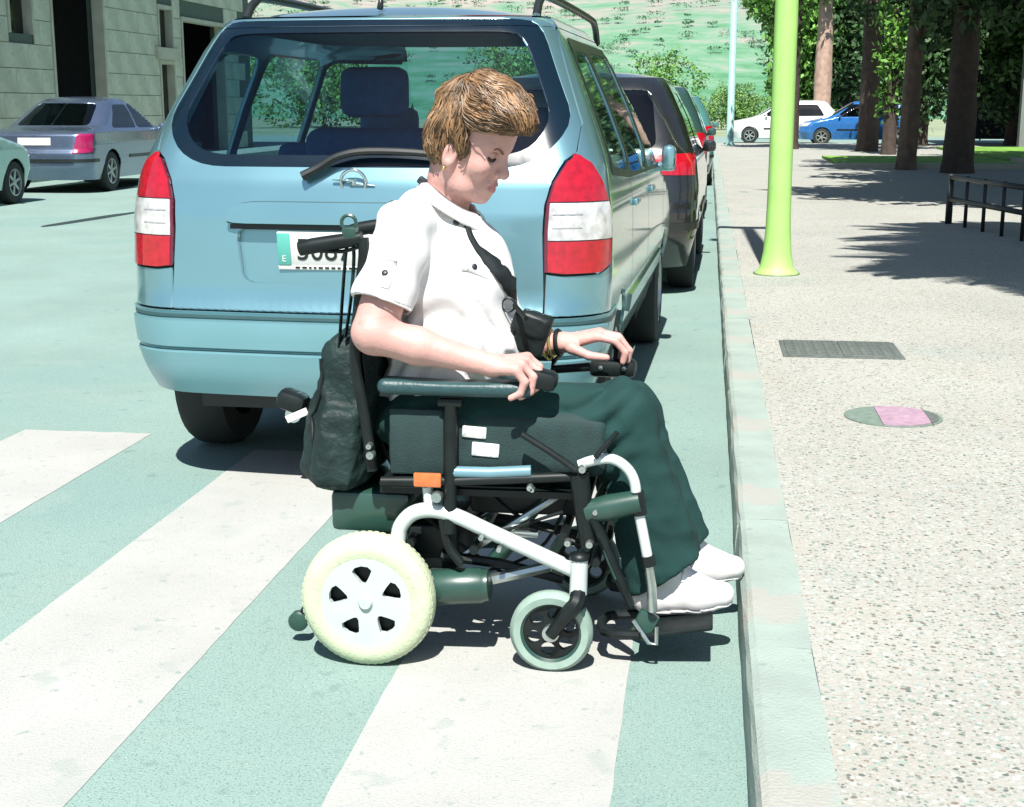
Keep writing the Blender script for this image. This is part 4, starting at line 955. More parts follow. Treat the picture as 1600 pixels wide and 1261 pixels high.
# shrubs and trees below the hillside
far = [(-2.2, 70, 2.1, 2.4, M_leafA, 'bright green bushy tree beyond the row of parked cars'), (1.2, 84, 2.6, 1.8, M_leafC, 'pale green bush left of the thin pole in the distance'), (4.9, 74, 2.3, 1.9, M_leafA, 'green bush between the thin pole and the lime post'), (-12, 92, 5, 4, M_leafC, 'wide pale green tree far behind the van'), (-24, 88, 5, 5, M_leafA, 'large green tree far behind the stone building'), (9, 96, 4, 3.2, M_leafC, 'pale distant tree behind the white car')]
for k, (x, y, rx, rz, mt_, lab) in enumerate(far): bush((x, y, 0), lab, (rx, rx, rz), 6500, mt_, .08 if rx < 3 else .16, 40 + k, name='distant_tree')
V = []; F = []
blobs = []; rs = random.Random(9)
for k in range(1100):
    X = rs.uniform(-70, 90); Y = rs.uniform(155, 240); d = Y - 150; z = .30 * d + 3.0 * math.sin(X * .021 + Y * .013) * min(1, d / 30) + 1.2 * math.sin(X * .09 + 1) * math.sin(Y * .11) * min(1, d / 15)
    s_ = rs.uniform(.25, .8); blobs.append(((X, Y, z + s_ * .2), (s_ * 1.9, s_, s_ * .55)))
rs2 = np.random.RandomState(5); V = []; n = 70
for c, r_ in blobs:
    d = rs2.randn(n, 3); d /= np.linalg.norm(d, axis=1)[:, None]; P = np.array(c) + d * np.array(r_) * rs2.rand(n, 1) ** .4; u = rs2.randn(n, 3) * .065; v = rs2.randn(n, 3) * .065
    V.append(np.stack([P - u, P + v, P + u, P - v], 1).reshape(-1, 3))
V = np.concatenate(V); o = obj('hillside_scrub', V, np.arange(len(V)).reshape(-1, 4), mat('scrub', (.07, .185, .09), .8, var=.35, vs=.1, island=.4), None, smooth=False)
tag(o, 'low green scrub scattered over the hillside', 'scrub', kind='stuff')
# ================================================================ powered wheelchair
YC = 3.38
def N(x, y, Y=3.14): return pp(x, y, Y)
def far(P): P = np.array(P, float); P[..., 1] = 2 * YC - P[..., 1]; return P
M_white = mat('white_frame_paint', (.52, .58, .56), .3, var=.06, vs=12, coat=.6)
M_tyre = mat('cream_tyre', (.47, .53, .36), .8, var=.08, vs=30, bump=.2, bs=150, speck=[(9, .62, (.36, .40, .28), .5), (45, .62, (.33, .36, .26), .5)])
M_rim = mat('pale_rim', (.44, .50, .48), .4, var=.06, vs=20, coat=.4)
M_cast_t = mat('grey_tyre', (.23, .32, .27), .7, var=.12, vs=30)
M_blk = mat('wheelchair_black', (.007, .011, .011), .45, var=.3, vs=25, spec=.3)
M_grn = mat('dark_green_plastic', (.018, .055, .042), .35, var=.2, vs=15, coat=.3)
M_pad = mat('armrest_vinyl', (.018, .055, .06), .45, var=.2, vs=18, bump=.15, bs=120)
M_cush = mat('cushion_cloth', (.012, .034, .034), .85, var=.25, vs=30, bump=.3, bs=300)
M_steel = mat('zinc_steel', (.45, .5, .48), .3, .9, var=.15, vs=30)
M_orange = mat('orange_reflector', (.55, .14, .035), .25, var=.15, vs=60, coat=1)
M_rail = mat('seat_rail_blue', (.16, .30, .36), .35, .3, var=.15)
wc = thing('wheelchair', (-.62, YC, 0), 'black powered wheelchair with white frame tubes and cream tyres at the kerb', 'wheelchair')
def plate2d(out, holes, h0, h1, step=.012):
    """flat plate in x-z with holes, thick along y"""
    P = list(out); E = [(i, (i + 1) % len(out)) for i in range(len(out))]
    for h in holes: k = len(P); P += h; E += [(k + i, k + (i + 1) % len(h)) for i in range(len(h))]
    r = delaunay_2d_cdt([Vector(p) for p in P], E, [], 1, 1e-6); v2 = np.array([tuple(v) for v in r[0]]); T = np.array([tuple(f) for f in r[2]])
    c = v2[T].mean(1); k = inpoly(c[:, 0], c[:, 1], out)
    for h in holes: k &= ~inpoly(c[:, 0], c[:, 1], h)
    T = T[k]; A = v2[T]; ar = (A[:,1,0]-A[:,0,0])*(A[:,2,1]-A[:,0,1])-(A[:,2,0]-A[:,0,0])*(A[:,1,1]-A[:,0,1]); T[ar < 0] = T[ar < 0][:, ::-1]
    n = len(v2); V = [(p[0], h0, p[1]) for p in v2] + [(p[0], h1, p[1]) for p in v2]; F = [tuple(t) for t in T] + [tuple(t[::-1] + n) for t in T]
    cnt = {}
    for f in T:
        for i in range(3): e = (f[i], f[(i + 1) % 3]); q = tuple(sorted(e)); cnt[q] = None if q in cnt else e
    F += [(e[1], e[0], e[0] + n, e[1] + n) for e in cnt.values() if e]
    return V, F
def shift(VF, c): return [np.asarray(v, float) + c for v in VF[0]], VF[1]
RW = .162
cw = N(572, 932, 3.075); cw[2] = RW
for sgn in (-1, 1):                                   # -1 near side
    c = np.array([cw[0], YC + sgn * (YC - 3.105), RW]); o = -sgn     # o: inward
    prof = [(.108, .036), (.125, .040), (.145, .037), (.157, .026), (RW, .0), (.157, -.026), (.145, -.037), (.125, -.040), (.108, -.036)]
    dw = MB().add(*lathe(prof, 56, 'y', c)).build('drive_wheel', M_tyre, wc)
    trd = MB()
    for k in range(60):                               # shallow tread blocks
        a = 2 * math.pi * k / 60
        for q in (-.016, .016): trd.add(*shift(bbox((0, 0, 0), (.009, .018, .004), 0, rotm('Y', 90 - math.degrees(a) + 180)), c + np.array([math.cos(a) * (RW - .0056), q, math.sin(a) * (RW - .0056)])))
    tb = trd.build('tread', M_tyre, dw); tb['kind'] = 'stuff'
    holes = []
    for k in range(5):
        a0 = R(90 + 72 * k + 6); pr = []
        for (rr, da) in [(.048, -.13), (.066, -.26), (.081, -.30), (.088, -.18), (.090, 0), (.088, .18), (.081, .30), (.066, .26), (.048, .13), (.044, 0)]: pr.append((rr * math.cos(a0 + da), rr * math.sin(a0 + da)))
        holes.append(pr[::-1])
    disc_ = [(.113 * math.cos(a), .113 * math.sin(a)) for a in np.linspace(0, 2 * math.pi, 64, endpoint=False)]
    y0 = sgn * .028
    MB().add(*shift(plate2d(disc_, holes, y0 - .008, y0 + .008), c)).build('rim', M_rim, dw, smooth=False)
    MB().add(*lathe([(.001, 0.0), (.110, 0.0)], 40, 'y', c + (0, sgn * .006, 0))).build('hub_backing', M_blk, dw)
    MB().add(*lathe([(.001, sgn * .045), (.013, sgn * .045), (.017, sgn * .040), (.017, sgn * .032), (.030, sgn * .036), (.034, sgn * .03)], 24, 'y', c)).build('hub_cap', M_rim, dw)
# casters
RC = .098
cc = N(860, 985, 3.09); cc[2] = RC
for sgn in (-1, 1):
    c = np.array([cc[0] + (.03 if sgn > 0 else 0), YC + sgn * (YC - 3.115), RC])
    ct = MB().add(*lathe([(.072, .02), (.088, .022), (RC, .010), (RC, -.010), (.088, -.022), (.072, -.02)], 40, 'y', c)).build('caster_wheel', M_cast_t, wc)
    holes = [[(.044 * math.cos(a0) + .017 * math.cos(b), .044 * math.sin(a0) + .017 * math.sin(b)) for b in np.linspace(0, 2 * math.pi, 12, endpoint=False)][::-1] for a0 in [R(20 + 60 * k) for k in range(6)]]
    d_ = [(.074 * math.cos(a), .074 * math.sin(a)) for a in np.linspace(0, 2 * math.pi, 40, endpoint=False)]
    MB().add(*shift(plate2d(d_, holes, -.008, .008), c)).build('rim', M_blk, ct, smooth=False)
    MB().add(*lathe([(.066, sgn * .012), (.076, sgn * .018), (.077, sgn * -.018), (.066, sgn * -.012)], 40, 'y', c)).build('rim_ring', M_grn, ct)
    MB().add(*lathe([(.001, sgn * .036), (.009, sgn * .036), (.011, sgn * .026), (.02, sgn * .024), (.02, -sgn * .024), (.001, -sgn * .024)], 20, 'y', c)).build('hub', M_steel, ct)
    top = N(905, 922); top = np.array([top[0] + (.03 if sgn > 0 else 0), c[1], top[2]])
    b = MB()
    for q in (-.034, .034):
        mid = (c + top) / 2 + np.array([.012, q, .012])
        b.tube([c + (0, q, 0), mid, top + (0, q, -.012), top + (0, 0, .006)], [.014, .019, .020, .018], 8, smooth=3, flat=1.)
    b.build('caster_fork', M_blk, wc)
    s0, s1 = top + (0, 0, .0), top + (.002, 0, .085)
    MB().tube([s0, s1], .021, 14).build('caster_housing', M_white, wc)
    V, F = lathe([(.024, 0), (.024, .012), (.001, .016)], 14, 'z', s1); obj('housing_cap', V, F, M_blk, wc)
# frame
def both(name, path, r, m, n=10, smooth=4, flat=1., yo=None, cap=True):
    P = [N(*q) if len(q) == 2 else N(*q) for q in path]
    for s in (0, 1):
        Q = far(P) if s else np.array(P)
        MB().tube(list(Q), r, n, smooth=smooth, flat=flat).build(name, m, wc)
both('frame_tube', [(622, 845), (626, 822), (645, 802), (675, 797), (712, 806), (760, 828), (830, 860), (895, 890)], .0185, M_white, 14)
both('frame_lug', [(668, 760), (672, 800)], .013, M_white, 10, 0)
both('frame_strut', [(690, 800), (700, 850), (720, 880)], .012, M_blk, 8)
both('rear_link', [(625, 842, 3.16), (600, 900, 3.16)], .016, M_white, 10, 0)
both('seat_rail', [(700, 737), (765, 739), (830, 736)], .014, M_rail, 10, 0)
both('seat_side_tube', [(596, 752), (700, 752), (915, 744)], .012, M_blk, 10, 0)
both('arm_post', [(704, 628), (704, 720), (702, 832)], .0165, M_blk, 10, 0, 1.)
both('hanger_tube', [(905, 727), (925, 720), (955, 717), (978, 730), (991, 752), (995, 785)], .0125, M_white, 12)
both('hanger_clamp', [(994, 768), (999, 804)], .0175, M_blk, 12, 0)
both('hanger_lower', [(998, 800), (1004, 830), (1012, 872)], .0125, M_white, 12, 0)
both('hanger_collar', [(1011, 868), (1014, 884)], .0165, M_blk, 12, 0)
both('foot_tube', [(1013, 880), (1018, 915), (1020, 955)], .0115, M_steel, 12, 0)
both('leg_bracket', [(926, 806), (945, 850), (966, 900), (986, 946)], [.026, .024, .022, .017], M_blk, 10, 3, .55)
both('bracket_slot', [(936, 838, 3.122), (962, 905, 3.122)], .004, M_grn, 6, 0)
both('swing_barrel', [(915, 800), (950, 793), (1000, 783)], [.026, .031, .027], M_grn, 16, 0)
both('swing_pivot', [(905, 740), (912, 800), (920, 850)], [.024, .022, .02], M_blk, 12, 0)
both('release_lever', [(900, 735, 3.12), (880, 720, 3.12), (850, 700, 3.12), (815, 678, 3.12)], .008, M_blk, 8)
both('brace_rod', [(930, 715, 3.12), (965, 675, 3.12)], .006, M_blk, 8, 0)
both('caster_brace', [(905, 880, 3.16), (935, 810, 3.16)], .013, M_grn, 8, 0)
both('lower_rail', [(690, 868, 3.2), (780, 880, 3.2), (880, 905, 3.2)], .013, M_blk, 8, 0)
both('tilt_rod', [(720, 870, 3.22), (880, 770, 3.22)], .009, M_steel, 8, 0)
both('spring_rod', [(770, 905, 3.19), (860, 885, 3.19)], .014, M_steel, 8, 0)
both('back_post', [(567, 372), (569, 400), (562, 470), (555, 560), (570, 650), (582, 735)], .0135, M_blk, 10, 4)
both('push_grip', [(468, 389), (490, 384), (540, 376), (566, 371)], [.0165, .018, .017, .014], M_blk, 12, 3)
both('brake_lever', [(500, 392), (535, 393), (560, 386)], .005, M_blk, 6, 2)
for s in (0, 1):
    c = N(545, 348); c = far(c) if s else c
    MB().tube([c + np.array([.017 * math.cos(a), 0, .017 * math.sin(a)]) for a in np.linspace(0, 2 * math.pi, 16, endpoint=False)], .0045, 6, closed=True).add(*bbox(c + (0.003, 0, -.024), (.034, .03, .03), .006)).build('cable_ring', M_grn, wc)
    # armrest pad
    a0, a1 = N(592, 606), N(835, 603); a0, a1 = (far(a0), far(a1)) if s else (a0, a1)
    f = lambda P: smax(sbox(P, (a0 + a1) / 2 + (0, 0, .0), ((a1[0] - a0[0]) / 2, .034, .019), .018), -ball(P, (a0 + a1) / 2 + (0, 0, .9), .885), .01) + .0004 * wob(P, 30)
    V, F = nets(f, np.minimum(a0, a1) - .05, np.maximum(a0, a1) + .05, .0045); obj('armrest_pad', V, F, M_pad, wc)
    # knuckles at the top of the post
    c = N(704, 628); c = far(c) if s else c
    MB().add(*bbox(c, (.06, .03, .02), .006)).build('pad_bracket', M_blk, wc)
    # skirt guard and stickers
    c0, c1 = N(608, 742), N(692, 642); y_ = 3.155 if not s else 2 * YC - 3.155
    m_ = (c0 + c1) / 2; sg_ = MB().add(*bbox((m_[0], y_, m_[2]), (abs(c1[0] - c0[0]), .012, abs(c1[2] - c0[2])), .006)).build('skirt_guard', M_cush, wc)
    c = N(668, 750, 3.12); c = far(c) if s else c
    MB().add(*bbox(c, (.066, .012, .034), .004)).build('reflector', M_orange, wc)
    c = N(683, 776, 3.12); c = far(c) if s else c
    MB().add(*lathe([(.001, -.012), (.012, -.012), (.014, -.006), (.014, .01)], 16, 'y', c)).build('bolt', M_steel, wc)
    for (px, py, r_) in ((579, 711, .011), (577, 697, .008), (910, 733, .010), (828, 762, .008), (752, 840, .007), (780, 858, .007), (887, 848, .009), (921, 850, .010), (832, 765, .006), (930, 800, .007)):
        c = N(px, py, 3.118); c = far(c) if s else c
        MB().add(*lathe([(.001, -.010), (r_ * .8, -.010), (r_, -.005), (r_, .01)] if not s else [(.001, .010), (r_ * .8, .010), (r_, .005), (r_, -.01)], 12, 'y', c)).build('bolt', M_steel, wc)
    # motors
    p0, p1 = N(672, 918, 3.16), N(766, 914, 3.16); p0, p1 = (far(p0), far(p1)) if s else (p0, p1)
    d = p1 - p0
    MB().tube([p0, p0 + d * .04, p0 + d * .1, p0 + d * .86, p0 + d * .9, p0 + d * .985, p1], [.036, .040, .043, .043, .039, .038, .030], 24).build('motor', M_grn, wc)
    MB().add(*bbox(p0 + (-.06, .0, .0), (.13, .05, .09), .02)).build('gearbox', M_blk, wc)
    # anti-tip
    b0, b1 = N(530, 905, 3.2), N(470, 965, 3.2); b0, b1 = (far(b0), far(b1)) if s else (b0, b1)
    MB().tube([b0, (b0 + b1) / 2 + (-.01, 0, .015), b1], .010, 8, smooth=3).build('anti_tip_arm', M_blk, wc)
    b1 = b1 + (-.005, 0, -.008); MB().add(*lathe([(.001, -.014), (.018, -.014), (.025, -.009), (.025, .009), (.018, .014), (.001, .014)], 20, 'y', b1)).build('anti_tip_wheel', M_grn, wc)
    # footplates
    q0, q1 = N(1008, 974, 3.22), N(1104, 962, 3.22); q0, q1 = (far(q0), far(q1)) if s else (q0, q1); mid = (q0 + q1) / 2
    ang = math.degrees(math.atan2(q1[2] - q0[2], q1[0] - q0[0]))
    MB().add(*bbox(mid + (.0, .0, -.006), (np.linalg.norm(q1 - q0) + .03, .15, .014), .006, rotm('Y', -ang))).build('footplate', M_blk, wc)
    MB().add(*bbox(q0 + (.0, -.06 if not s else .06, .018), (.05, .02, .07), .006, rotm('Y', 25))).build('foot_hinge', M_grn, wc)
    MB().tube([q0 + (-.025, -.075 if not s else .075, .035), q0 + (.012, -.075 if not s else .075, -.02), q0 + (.03, -.075 if not s else .075, -.022), q0 + (.03, -.075 if not s else .075, .02)], .005, 6).build('hinge_edge', M_steel, wc)
    h0 = q0 + (-.01, 0, -.002)
    MB().tube([h0 + (0, -.07, .0), h0 + (-.085, -.05, -.004), h0 + (-.085, .05, -.004), h0 + (0, .07, 0)], .012, 8, smooth=3).build('heel_loop', M_blk, wc)
# seat
c0, c1 = N(604, 738, 3.17), N(950, 650, 3.17)
f = lambda P: sbox(P, ((c0[0] + c1[0]) / 2, YC, (c0[2] + c1[2]) / 2), ((c1[0] - c0[0]) / 2, .215, (c1[2] - c0[2]) / 2), .03) + .002 * wob(P, 25, 3)
V, F = nets(f, (c0[0] - .05, YC - .27, c0[2] - .05), (c1[0] + .05, YC + .27, c1[2] + .05), .012); obj('seat_cushion', V, F, M_cush, wc)
for (px0, py0, px1, py1) in ((722, 667, 760, 684), (737, 693, 780, 713)):
    a, b_ = N(px0, py1, 3.162), N(px1, py0, 3.162); o = MB().add(*bbox(((a[0] + b_[0]) / 2, 3.163, (a[2] + b_[2]) / 2), (b_[0] - a[0], .006, b_[2] - a[2]), .003, rotm('Y', 4))).build('sticker', mat('white_sticker', (.6, .62, .6), .6, var=.3, vs=60, speck=[(90, .6, (.2, .26, .26), .6)]), wc)
s0, s1 = N(598, 762, 3.2), N(925, 745, 3.2)
MB().box((s0[0], YC - .21, s0[2] - .004), (s1[0], YC + .21, s0[2] + .012)).build('seat_base', M_blk, wc, smooth=False)
# backrest sling between the posts
V, F = [], []
bk = [N(572, 395), N(566, 440), N(560, 500), N(558, 560), N(566, 620), N(574, 660)]
for p in bk:
    for k in range(13):
        u = k / 12 * 2 - 1; V.append((p[0] + .012 - .045 * (1 - u * u), YC + u * (YC - 3.14), p[2]))
for j in range(len(bk) - 1):
    for i in range(12): F.append((j*13+i, j*13+i+1, (j+1)*13+i+1, (j+1)*13+i))
V2 = [(x - .022, y, z) for x, y, z in V]; n_ = len(V)
F = F + [tuple(q + n_ for q in f_[::-1]) for f_ in F] + [(i, i + n_, i + 1 + n_, i + 1) for i in range(12)]
obj('backrest', V + V2, F, M_blk, wc)
# battery case, control module, cross members
a, b_ = N(517, 830, 3.2), N(640, 772, 3.2)
MB().add(*bbox(((a[0] + b_[0]) / 2, YC, (a[2] + b_[2]) / 2), (b_[0] - a[0], .36, b_[2] - a[2]), .015)).build('battery_case', M_grn, wc)
a, b_ = N(640, 880, 3.25), N(720, 815, 3.25)
MB().add(*bbox(((a[0] + b_[0]) / 2, YC, (a[2] + b_[2]) / 2), (b_[0] - a[0], .34, b_[2] - a[2]), .012)).build('battery_tray', M_blk, wc)
a, b_ = N(735, 800, 3.25), N(905, 758, 3.25)
MB().add(*bbox(((a[0] + b_[0]) / 2, YC, (a[2] + b_[2]) / 2), (b_[0] - a[0], .28, b_[2] - a[2]), .012)).build('control_module', M_blk, wc)
b = N(820, 833, 3.2); MB().add(*bbox(b, (.07, .03, .014), .004)).build('module_plate', M_steel, wc)
for (px, py) in ((640, 850), (740, 860), (880, 840), (905, 760), (930, 880), (600, 755)):
    p = N(px, py); MB().tube([p, far(p)], .0115, 8).build('cross_bar', M_blk, wc)
rs = random.Random(12)
for k, (a, b_, c) in enumerate([((700, 770), (760, 830), (880, 800)), ((640, 790), (720, 850), (800, 905)), ((740, 745), (800, 800), (905, 850)), ((900, 760), (840, 860), (720, 905)), ((590, 640), (600, 700), (640, 775)), ((820, 620), (760, 690), (735, 760))]):
    MB().tube([N(*a, 3.17 + .02 * k), N(*b_, 3.20 + .02 * k), N(*c, 3.18 + .015 * k)], .0045, 6, smooth=6).build('cable', M_blk, wc)
a, b_ = N(860, 770, 3.24), N(770, 880, 3.24); MB().tube([a, (a + b_) / 2, (a + b_) / 2, b_], [.011, .011, .02, .02], 12).build('actuator', M_grn, wc)
# joystick box on the far arm, plain grip knob on the near one
c = far(N(958, 578, 3.14)); c = pp(958, 574, 3.60)
jb = MB().add(*bbox(c, (.12, .07, .045), .014)).build('joystick_box', M_blk, wc)
MB().tube([c + (.005, 0, .02), c + (.008, 0, .05)], [.006, .006], 10).add(*shift(lathe([(.001, .022), (.012, .018), (.015, .006), (.010, -.006), (.005, -.012)], 14, 'z'), c + (.008, 0, .055))).build('joystick', M_blk, jb)
for s in (-1, 1): MB().add(*lathe([(.001, -.004), (.006, -.003), (.007, .0)], 10, 'y', c + (.03 * s, -.037, .004))).build('button', M_steel, jb)
MB().tube([c + (-.06, 0, 0), c + (-.16, .0, -.01), far(N(835, 612))], .012, 10).build('joystick_arm', M_blk, wc)
c = N(846, 592, 3.15); MB().add(*bbox(c, (.075, .06, .045), .015, rotm('Y', 12))).build('grip_block', M_blk, wc)

# ---------------------------------------------------------------- rucksack hung on the handles
M_bag = mat('rucksack_nylon', (.008, .021, .020), .62, var=.4, vs=12, bump=.6, bs=55, spec=.35)
bx0, bx1 = N(475, 700, 3.2)[0], N(580, 700, 3.2)[0]; bz0, bz1 = N(520, 770, 3.2)[2], N(540, 512, 3.2)[2]
bag = thing('rucksack', (bx0 + .08, YC, bz0), 'dark green-black rucksack hanging behind the wheelchair backrest', 'rucksack')
def bagf(P):
    z = (P[:, 2] - bz0) / (bz1 - bz0); cx = bx0 + .075 + .045 * np.clip(z, 0, 1)
    Q = P.copy(); Q[:, 0] -= cx
    d = sbox(Q, (0, YC - .01, (bz0 + bz1) / 2), (.078, .19, (bz1 - bz0) / 2), .06)
    d = d + .020 * np.clip(z - .55, 0, 1) * 2
    q = sbox(Q, (-.055, YC - .02, bz0 + .13), (.05, .14, .11), .04); d = smin(d, q, .02)                      # front pocket
    q = sbox(Q, (-.0, YC - .20, bz0 + .12), (.055, .03, .10), .028); d = smin(d, q, .015)                     # side pocket
    W_ = P * np.array([1., 1., .38]); d = d + .004 * wob(W_, 30, 5) + .0065 * np.abs(wob(W_, 62, 6)) + .003 * np.abs(wob(P, 120, 7)) - .004
    return d
V, F = nets(bagf, (bx0 - .1, YC - .29, bz0 - .06), (bx1 + .12, YC + .28, bz1 + .06), .007); obj('pack_body', V, F, M_bag, bag)
for s in (0, 1):
    P = [N(540, 525, 3.19), N(548, 470, 3.16), N(553, 400, 3.15), N(548, 372, 3.14), N(540, 400, 3.15), N(530, 540, 3.2)]
    P = list(far(P)) if s else P
    MB().tube(P, .011, 8, smooth=4, flat=.35).build('shoulder_strap', M_bag, bag)
pz = [onto(bagf, N(482 + 8 * math.sin(k), 560 + 18 * k, 3.19), .003) for k in range(9)]
MB().tube(pz, .0035, 6, smooth=3).build('zip', M_blk, bag)
MB().add(*bbox(N(458, 626, 3.30), (.075, .07, .05), .018, rotm('Y', 18))).build('belt_pouch', M_blk, bag)
MB().add(*bbox(N(464, 649, 3.26), (.058, .004, .018), .001, rotm('Y', -24))).build('reflective_tab', mat('reflective_tab', (.7, .72, .7), .5), bag)
# ================================================================ the person in the chair
M_skin = mat('skin', (.53, .30, .265), .5, var=.12, vs=14, bump=.10, bs=110, sub=.05, speck=[(35, .62, (.50, .235, .215), .6), (160, .6, (.46, .24, .21), .4)])
M_lip = mat('lips', (.42, .16, .17), .4, var=.1)
M_shirt = mat('white_cotton', (.66, .66, .655), .85, var=.03, vs=10, bump=.12, bs=400)
M_trou = mat('teal_trousers', (.012, .042, .039), .9, spec=.2, var=.18, vs=9, bump=.2, bs=300)
M_shoe = mat('white_leather', (.66, .64, .63), .5, var=.04, vs=20)
M_hair = mat('brown_blond_hair', (.16, .092, .044), .45, var=.55, vs=22, island=.72, detail=5)
M_hairb = mat('hair_base', (.05, .028, .014), .6, var=.4, vs=40)
pr = thing('person', (-.55, YC, .0), 'person with short brown hair in white shirt and dark teal trousers seated in the wheelchair', 'person')
HS = 1.06; TH = R(20); YW = R(-17)
HO = pp(721, 213, 3.36)
Rp = np.array([[math.cos(TH), 0, math.sin(TH)], [0, 1, 0], [-math.sin(TH), 0, math.cos(TH)]])
Rz = np.array([[math.cos(YW), -math.sin(YW), 0], [math.sin(YW), math.cos(YW), 0], [0, 0, 1]])
HR = Rz @ Rp
def toh(P): return ((P - HO) @ HR) / HS                # world -> head
def fromh(p): return HO + HR @ (np.asarray(p, float) * HS)
def headf(P):
    p = toh(P); q = p.copy(); q[:, 1] = np.abs(q[:, 1])
    d = ell(p, (.030, 0, .042), (.094, .076, .092))
    d = smin(d, ell(p, (.052, 0, -.030), (.058, .060, .085)), .035)
    d = smin(d, cone(q, (.026, .050, -.064), (.074, .018, -.105), .020, .018), .026)       # jaw
    d = smin(d, ball(p, (.090, 0, -.105), .020), .016)                                    # chin
    d = smin(d, ell(q, (.048, .040, -.092), (.030, .020, .022)), .02)                     # jowl
    d = smin(d, ell(q, (.078, .040, -.040), (.026, .022, .022)), .02)                     # cheek
    d = smin(d, cone(q, (.107, .008, .016), (.090, .044, .014), .0105, .010), .013)        # brow
    d = smax(d, -ell(q, (.118, .033, -.010), (.025, .021, .014)), .010)                   # socket
    d = smin(d, ell(q, (.090, .032, -.009), (.0145, .0165, .0115)), .004)                 # closed lid
    d = smin(d, cone(p, (.108, 0, .004), (.127, 0, -.040), .008, .0105), .009)            # nose
    d = smin(d, ball(p, (.1275, 0, -.042), .0120), .006); d = smin(d, ball(q, (.116, .0125, -.048), .0085), .005)
    d = smin(d, ell(p, (.096, 0, -.078), (.020, .026, .020)), .018)                       # muzzle
    d = smin(d, cone(q, (.1150, .0, -.0705), (.1035, .021, -.0765), .0068, .0035), .004)   # lips
    d = smin(d, cone(q, (.1130, .0, -.0835), (.1030, .020, -.0785), .0068, .003), .004)
    d = smax(d, -cone(q, (.124, .0, -.077), (.106, .025, -.0795), .0038, .0028), .004)
    d = smax(d, -cone(q, (.106, .022, -.054), (.097, .034, -.080), .0045, .0035), .008)   # smile fold
    e = ell(q, (.022, .075, -.034), (.018, .0115, .031)); e = smax(e, -ell(q, (.026, .087, -.030), (.010, .008, .018)), .004)
    d = smin(d, e, .008)                                                                   # ear
    return d * HS
SHR, SHL = pp(632, 360, 3.21), pp(690, 352, 3.55)
ELR, WRR = pp(583, 522, 3.115), pp(770, 571, 3.13)
ELL_, WRL = pp(705, 552, 3.63), pp(880, 535, 3.575)
fing = []                                              # (points, radii)
Yi = [3.163, 3.142, 3.121, 3.101]
K = [[(824, 558), (842, 573), (842, 596), (829, 607)], [(821, 563), (841, 580), (839, 605), (824, 616)], [(815, 570), (833, 589), (829, 612), (813, 621)], [(806, 578), (820, 597), (813, 615), (798, 622)]]
for k, y in zip(K, Yi): fing.append(([pp(*q, y) for q in k], [.0105, .0098, .0088, .0078]))
thR = ([pp(790, 566, 3.165), pp(815, 572, 3.185), pp(838, 584, 3.19)], [.013, .011, .009])
Yl = [3.548, 3.568, 3.588, 3.607]
KL = [[(934, 527), (961, 533), (977, 551), (973, 566)], [(937, 521), (967, 527), (984, 548), (981, 564)], [(937, 519), (966, 526), (981, 546), (978, 561)], [(931, 521), (956, 529), (968, 547), (965, 560)]]
fl = [([pp(*q, y) for q in k], [.0105, .0098, .0088, .0078]) for k, y in zip(KL, Yl)]
thL = ([pp(893, 544, 3.535), pp(920, 556, 3.52), pp(948, 559, 3.525)], [.015, .0115, .009])
def handf(P, W, fs, th, el):
    kn = [f_[0][0] for f_ in fs]; d = None; cen = sum(kn) / 4
    for k in kn:                                       # palm rays
        c = cone(P, W + (k - cen) * .35, k, .0165, .0125); d = c if d is None else smin(d, c, .014)
    f_ = None
    for p_, r_ in fs:
        c = chain(P, p_, r_, .004); f_ = c if f_ is None else np.minimum(f_, c)
    d = smin(d, f_, .005); d = smin(d, cone(P, W, th[0][0], .018, th[1][0]), .014); d = smin(d, chain(P, th[0], th[1], .004), .007)
    return d
NB = pp(690, 345, 3.38)
HIP = pp(655, 640, 3.38)
LEG = [(pp(660, 655, 3.25), pp(976, 652, 3.26), pp(1046, 880, 3.27)), (pp(670, 650, 3.50), pp(984, 644, 3.50), pp(1066, 862, 3.50))]
def bodyf(P):
    d = headf(P)
    d = smin(d, cone(P, fromh((.0, 0, -.062)), NB, .052, .060), .03)
    d = smin(d, cone(P, SHR + (0, .02, 0), SHL - (0, .02, 0), .045, .045), .03)
    d = smin(d, ell(P, pp(698, 430, 3.38), (.13, .16, .15)), .03); d = smin(d, ell(P, pp(705, 545, 3.38), (.14, .165, .14)), .03)
    d = smin(d, ell(P, HIP, (.13, .165, .08)), .03)
    for S_, E_, W_ in ((SHR, ELR, WRR), (SHL, ELL_, WRL)):
        d = smin(d, cone(P, S_, E_ + (E_ - S_) * -.02, .056, .050), .02)
        M1 = E_ * .62 + W_ * .38; d = smin(d, chain(P, [E_, M1, W_], [.045, .041, .0255], .02), .016)
    d = smin(d, handf(P, WRR, fing, thR, ELR), .012); d = smin(d, handf(P, WRL, fl, thL, ELL_), .012)
    for h_, k_, a_ in LEG:
        d = smin(d, cone(P, h_, k_, .075, .058), .02); d = smin(d, cone(P, k_, a_ + (0, 0, .0), .055, .035), .02); d = smin(d, cone(P, a_, a_ + (.03, 0, -.05), .034, .03), .02)
    return d + .0006 * wob(P, 60, 2)
lo = np.array([ELR[0] - .1, 3.0, .10]); hi = np.array([pp(1100, 900, 3.5)[0] + .05, 3.72, fromh((0, 0, .15))[2] + .02])
V, F = nets(bodyf, lo, hi, .0042)
body = obj('body', V, F, [M_skin, M_lip], pr)
ph = toh(V); fc = ph[np.asarray(F)].mean(1)
lipm = (fc[:, 0] > .1035) & (np.abs(fc[:, 1]) < .020 - .0) & (fc[:, 2] > -.0895) & (fc[:, 2] < -.0670) & (np.hypot(fc[:, 1] / .021, (fc[:, 2] + .0775) / .0115) < 1)
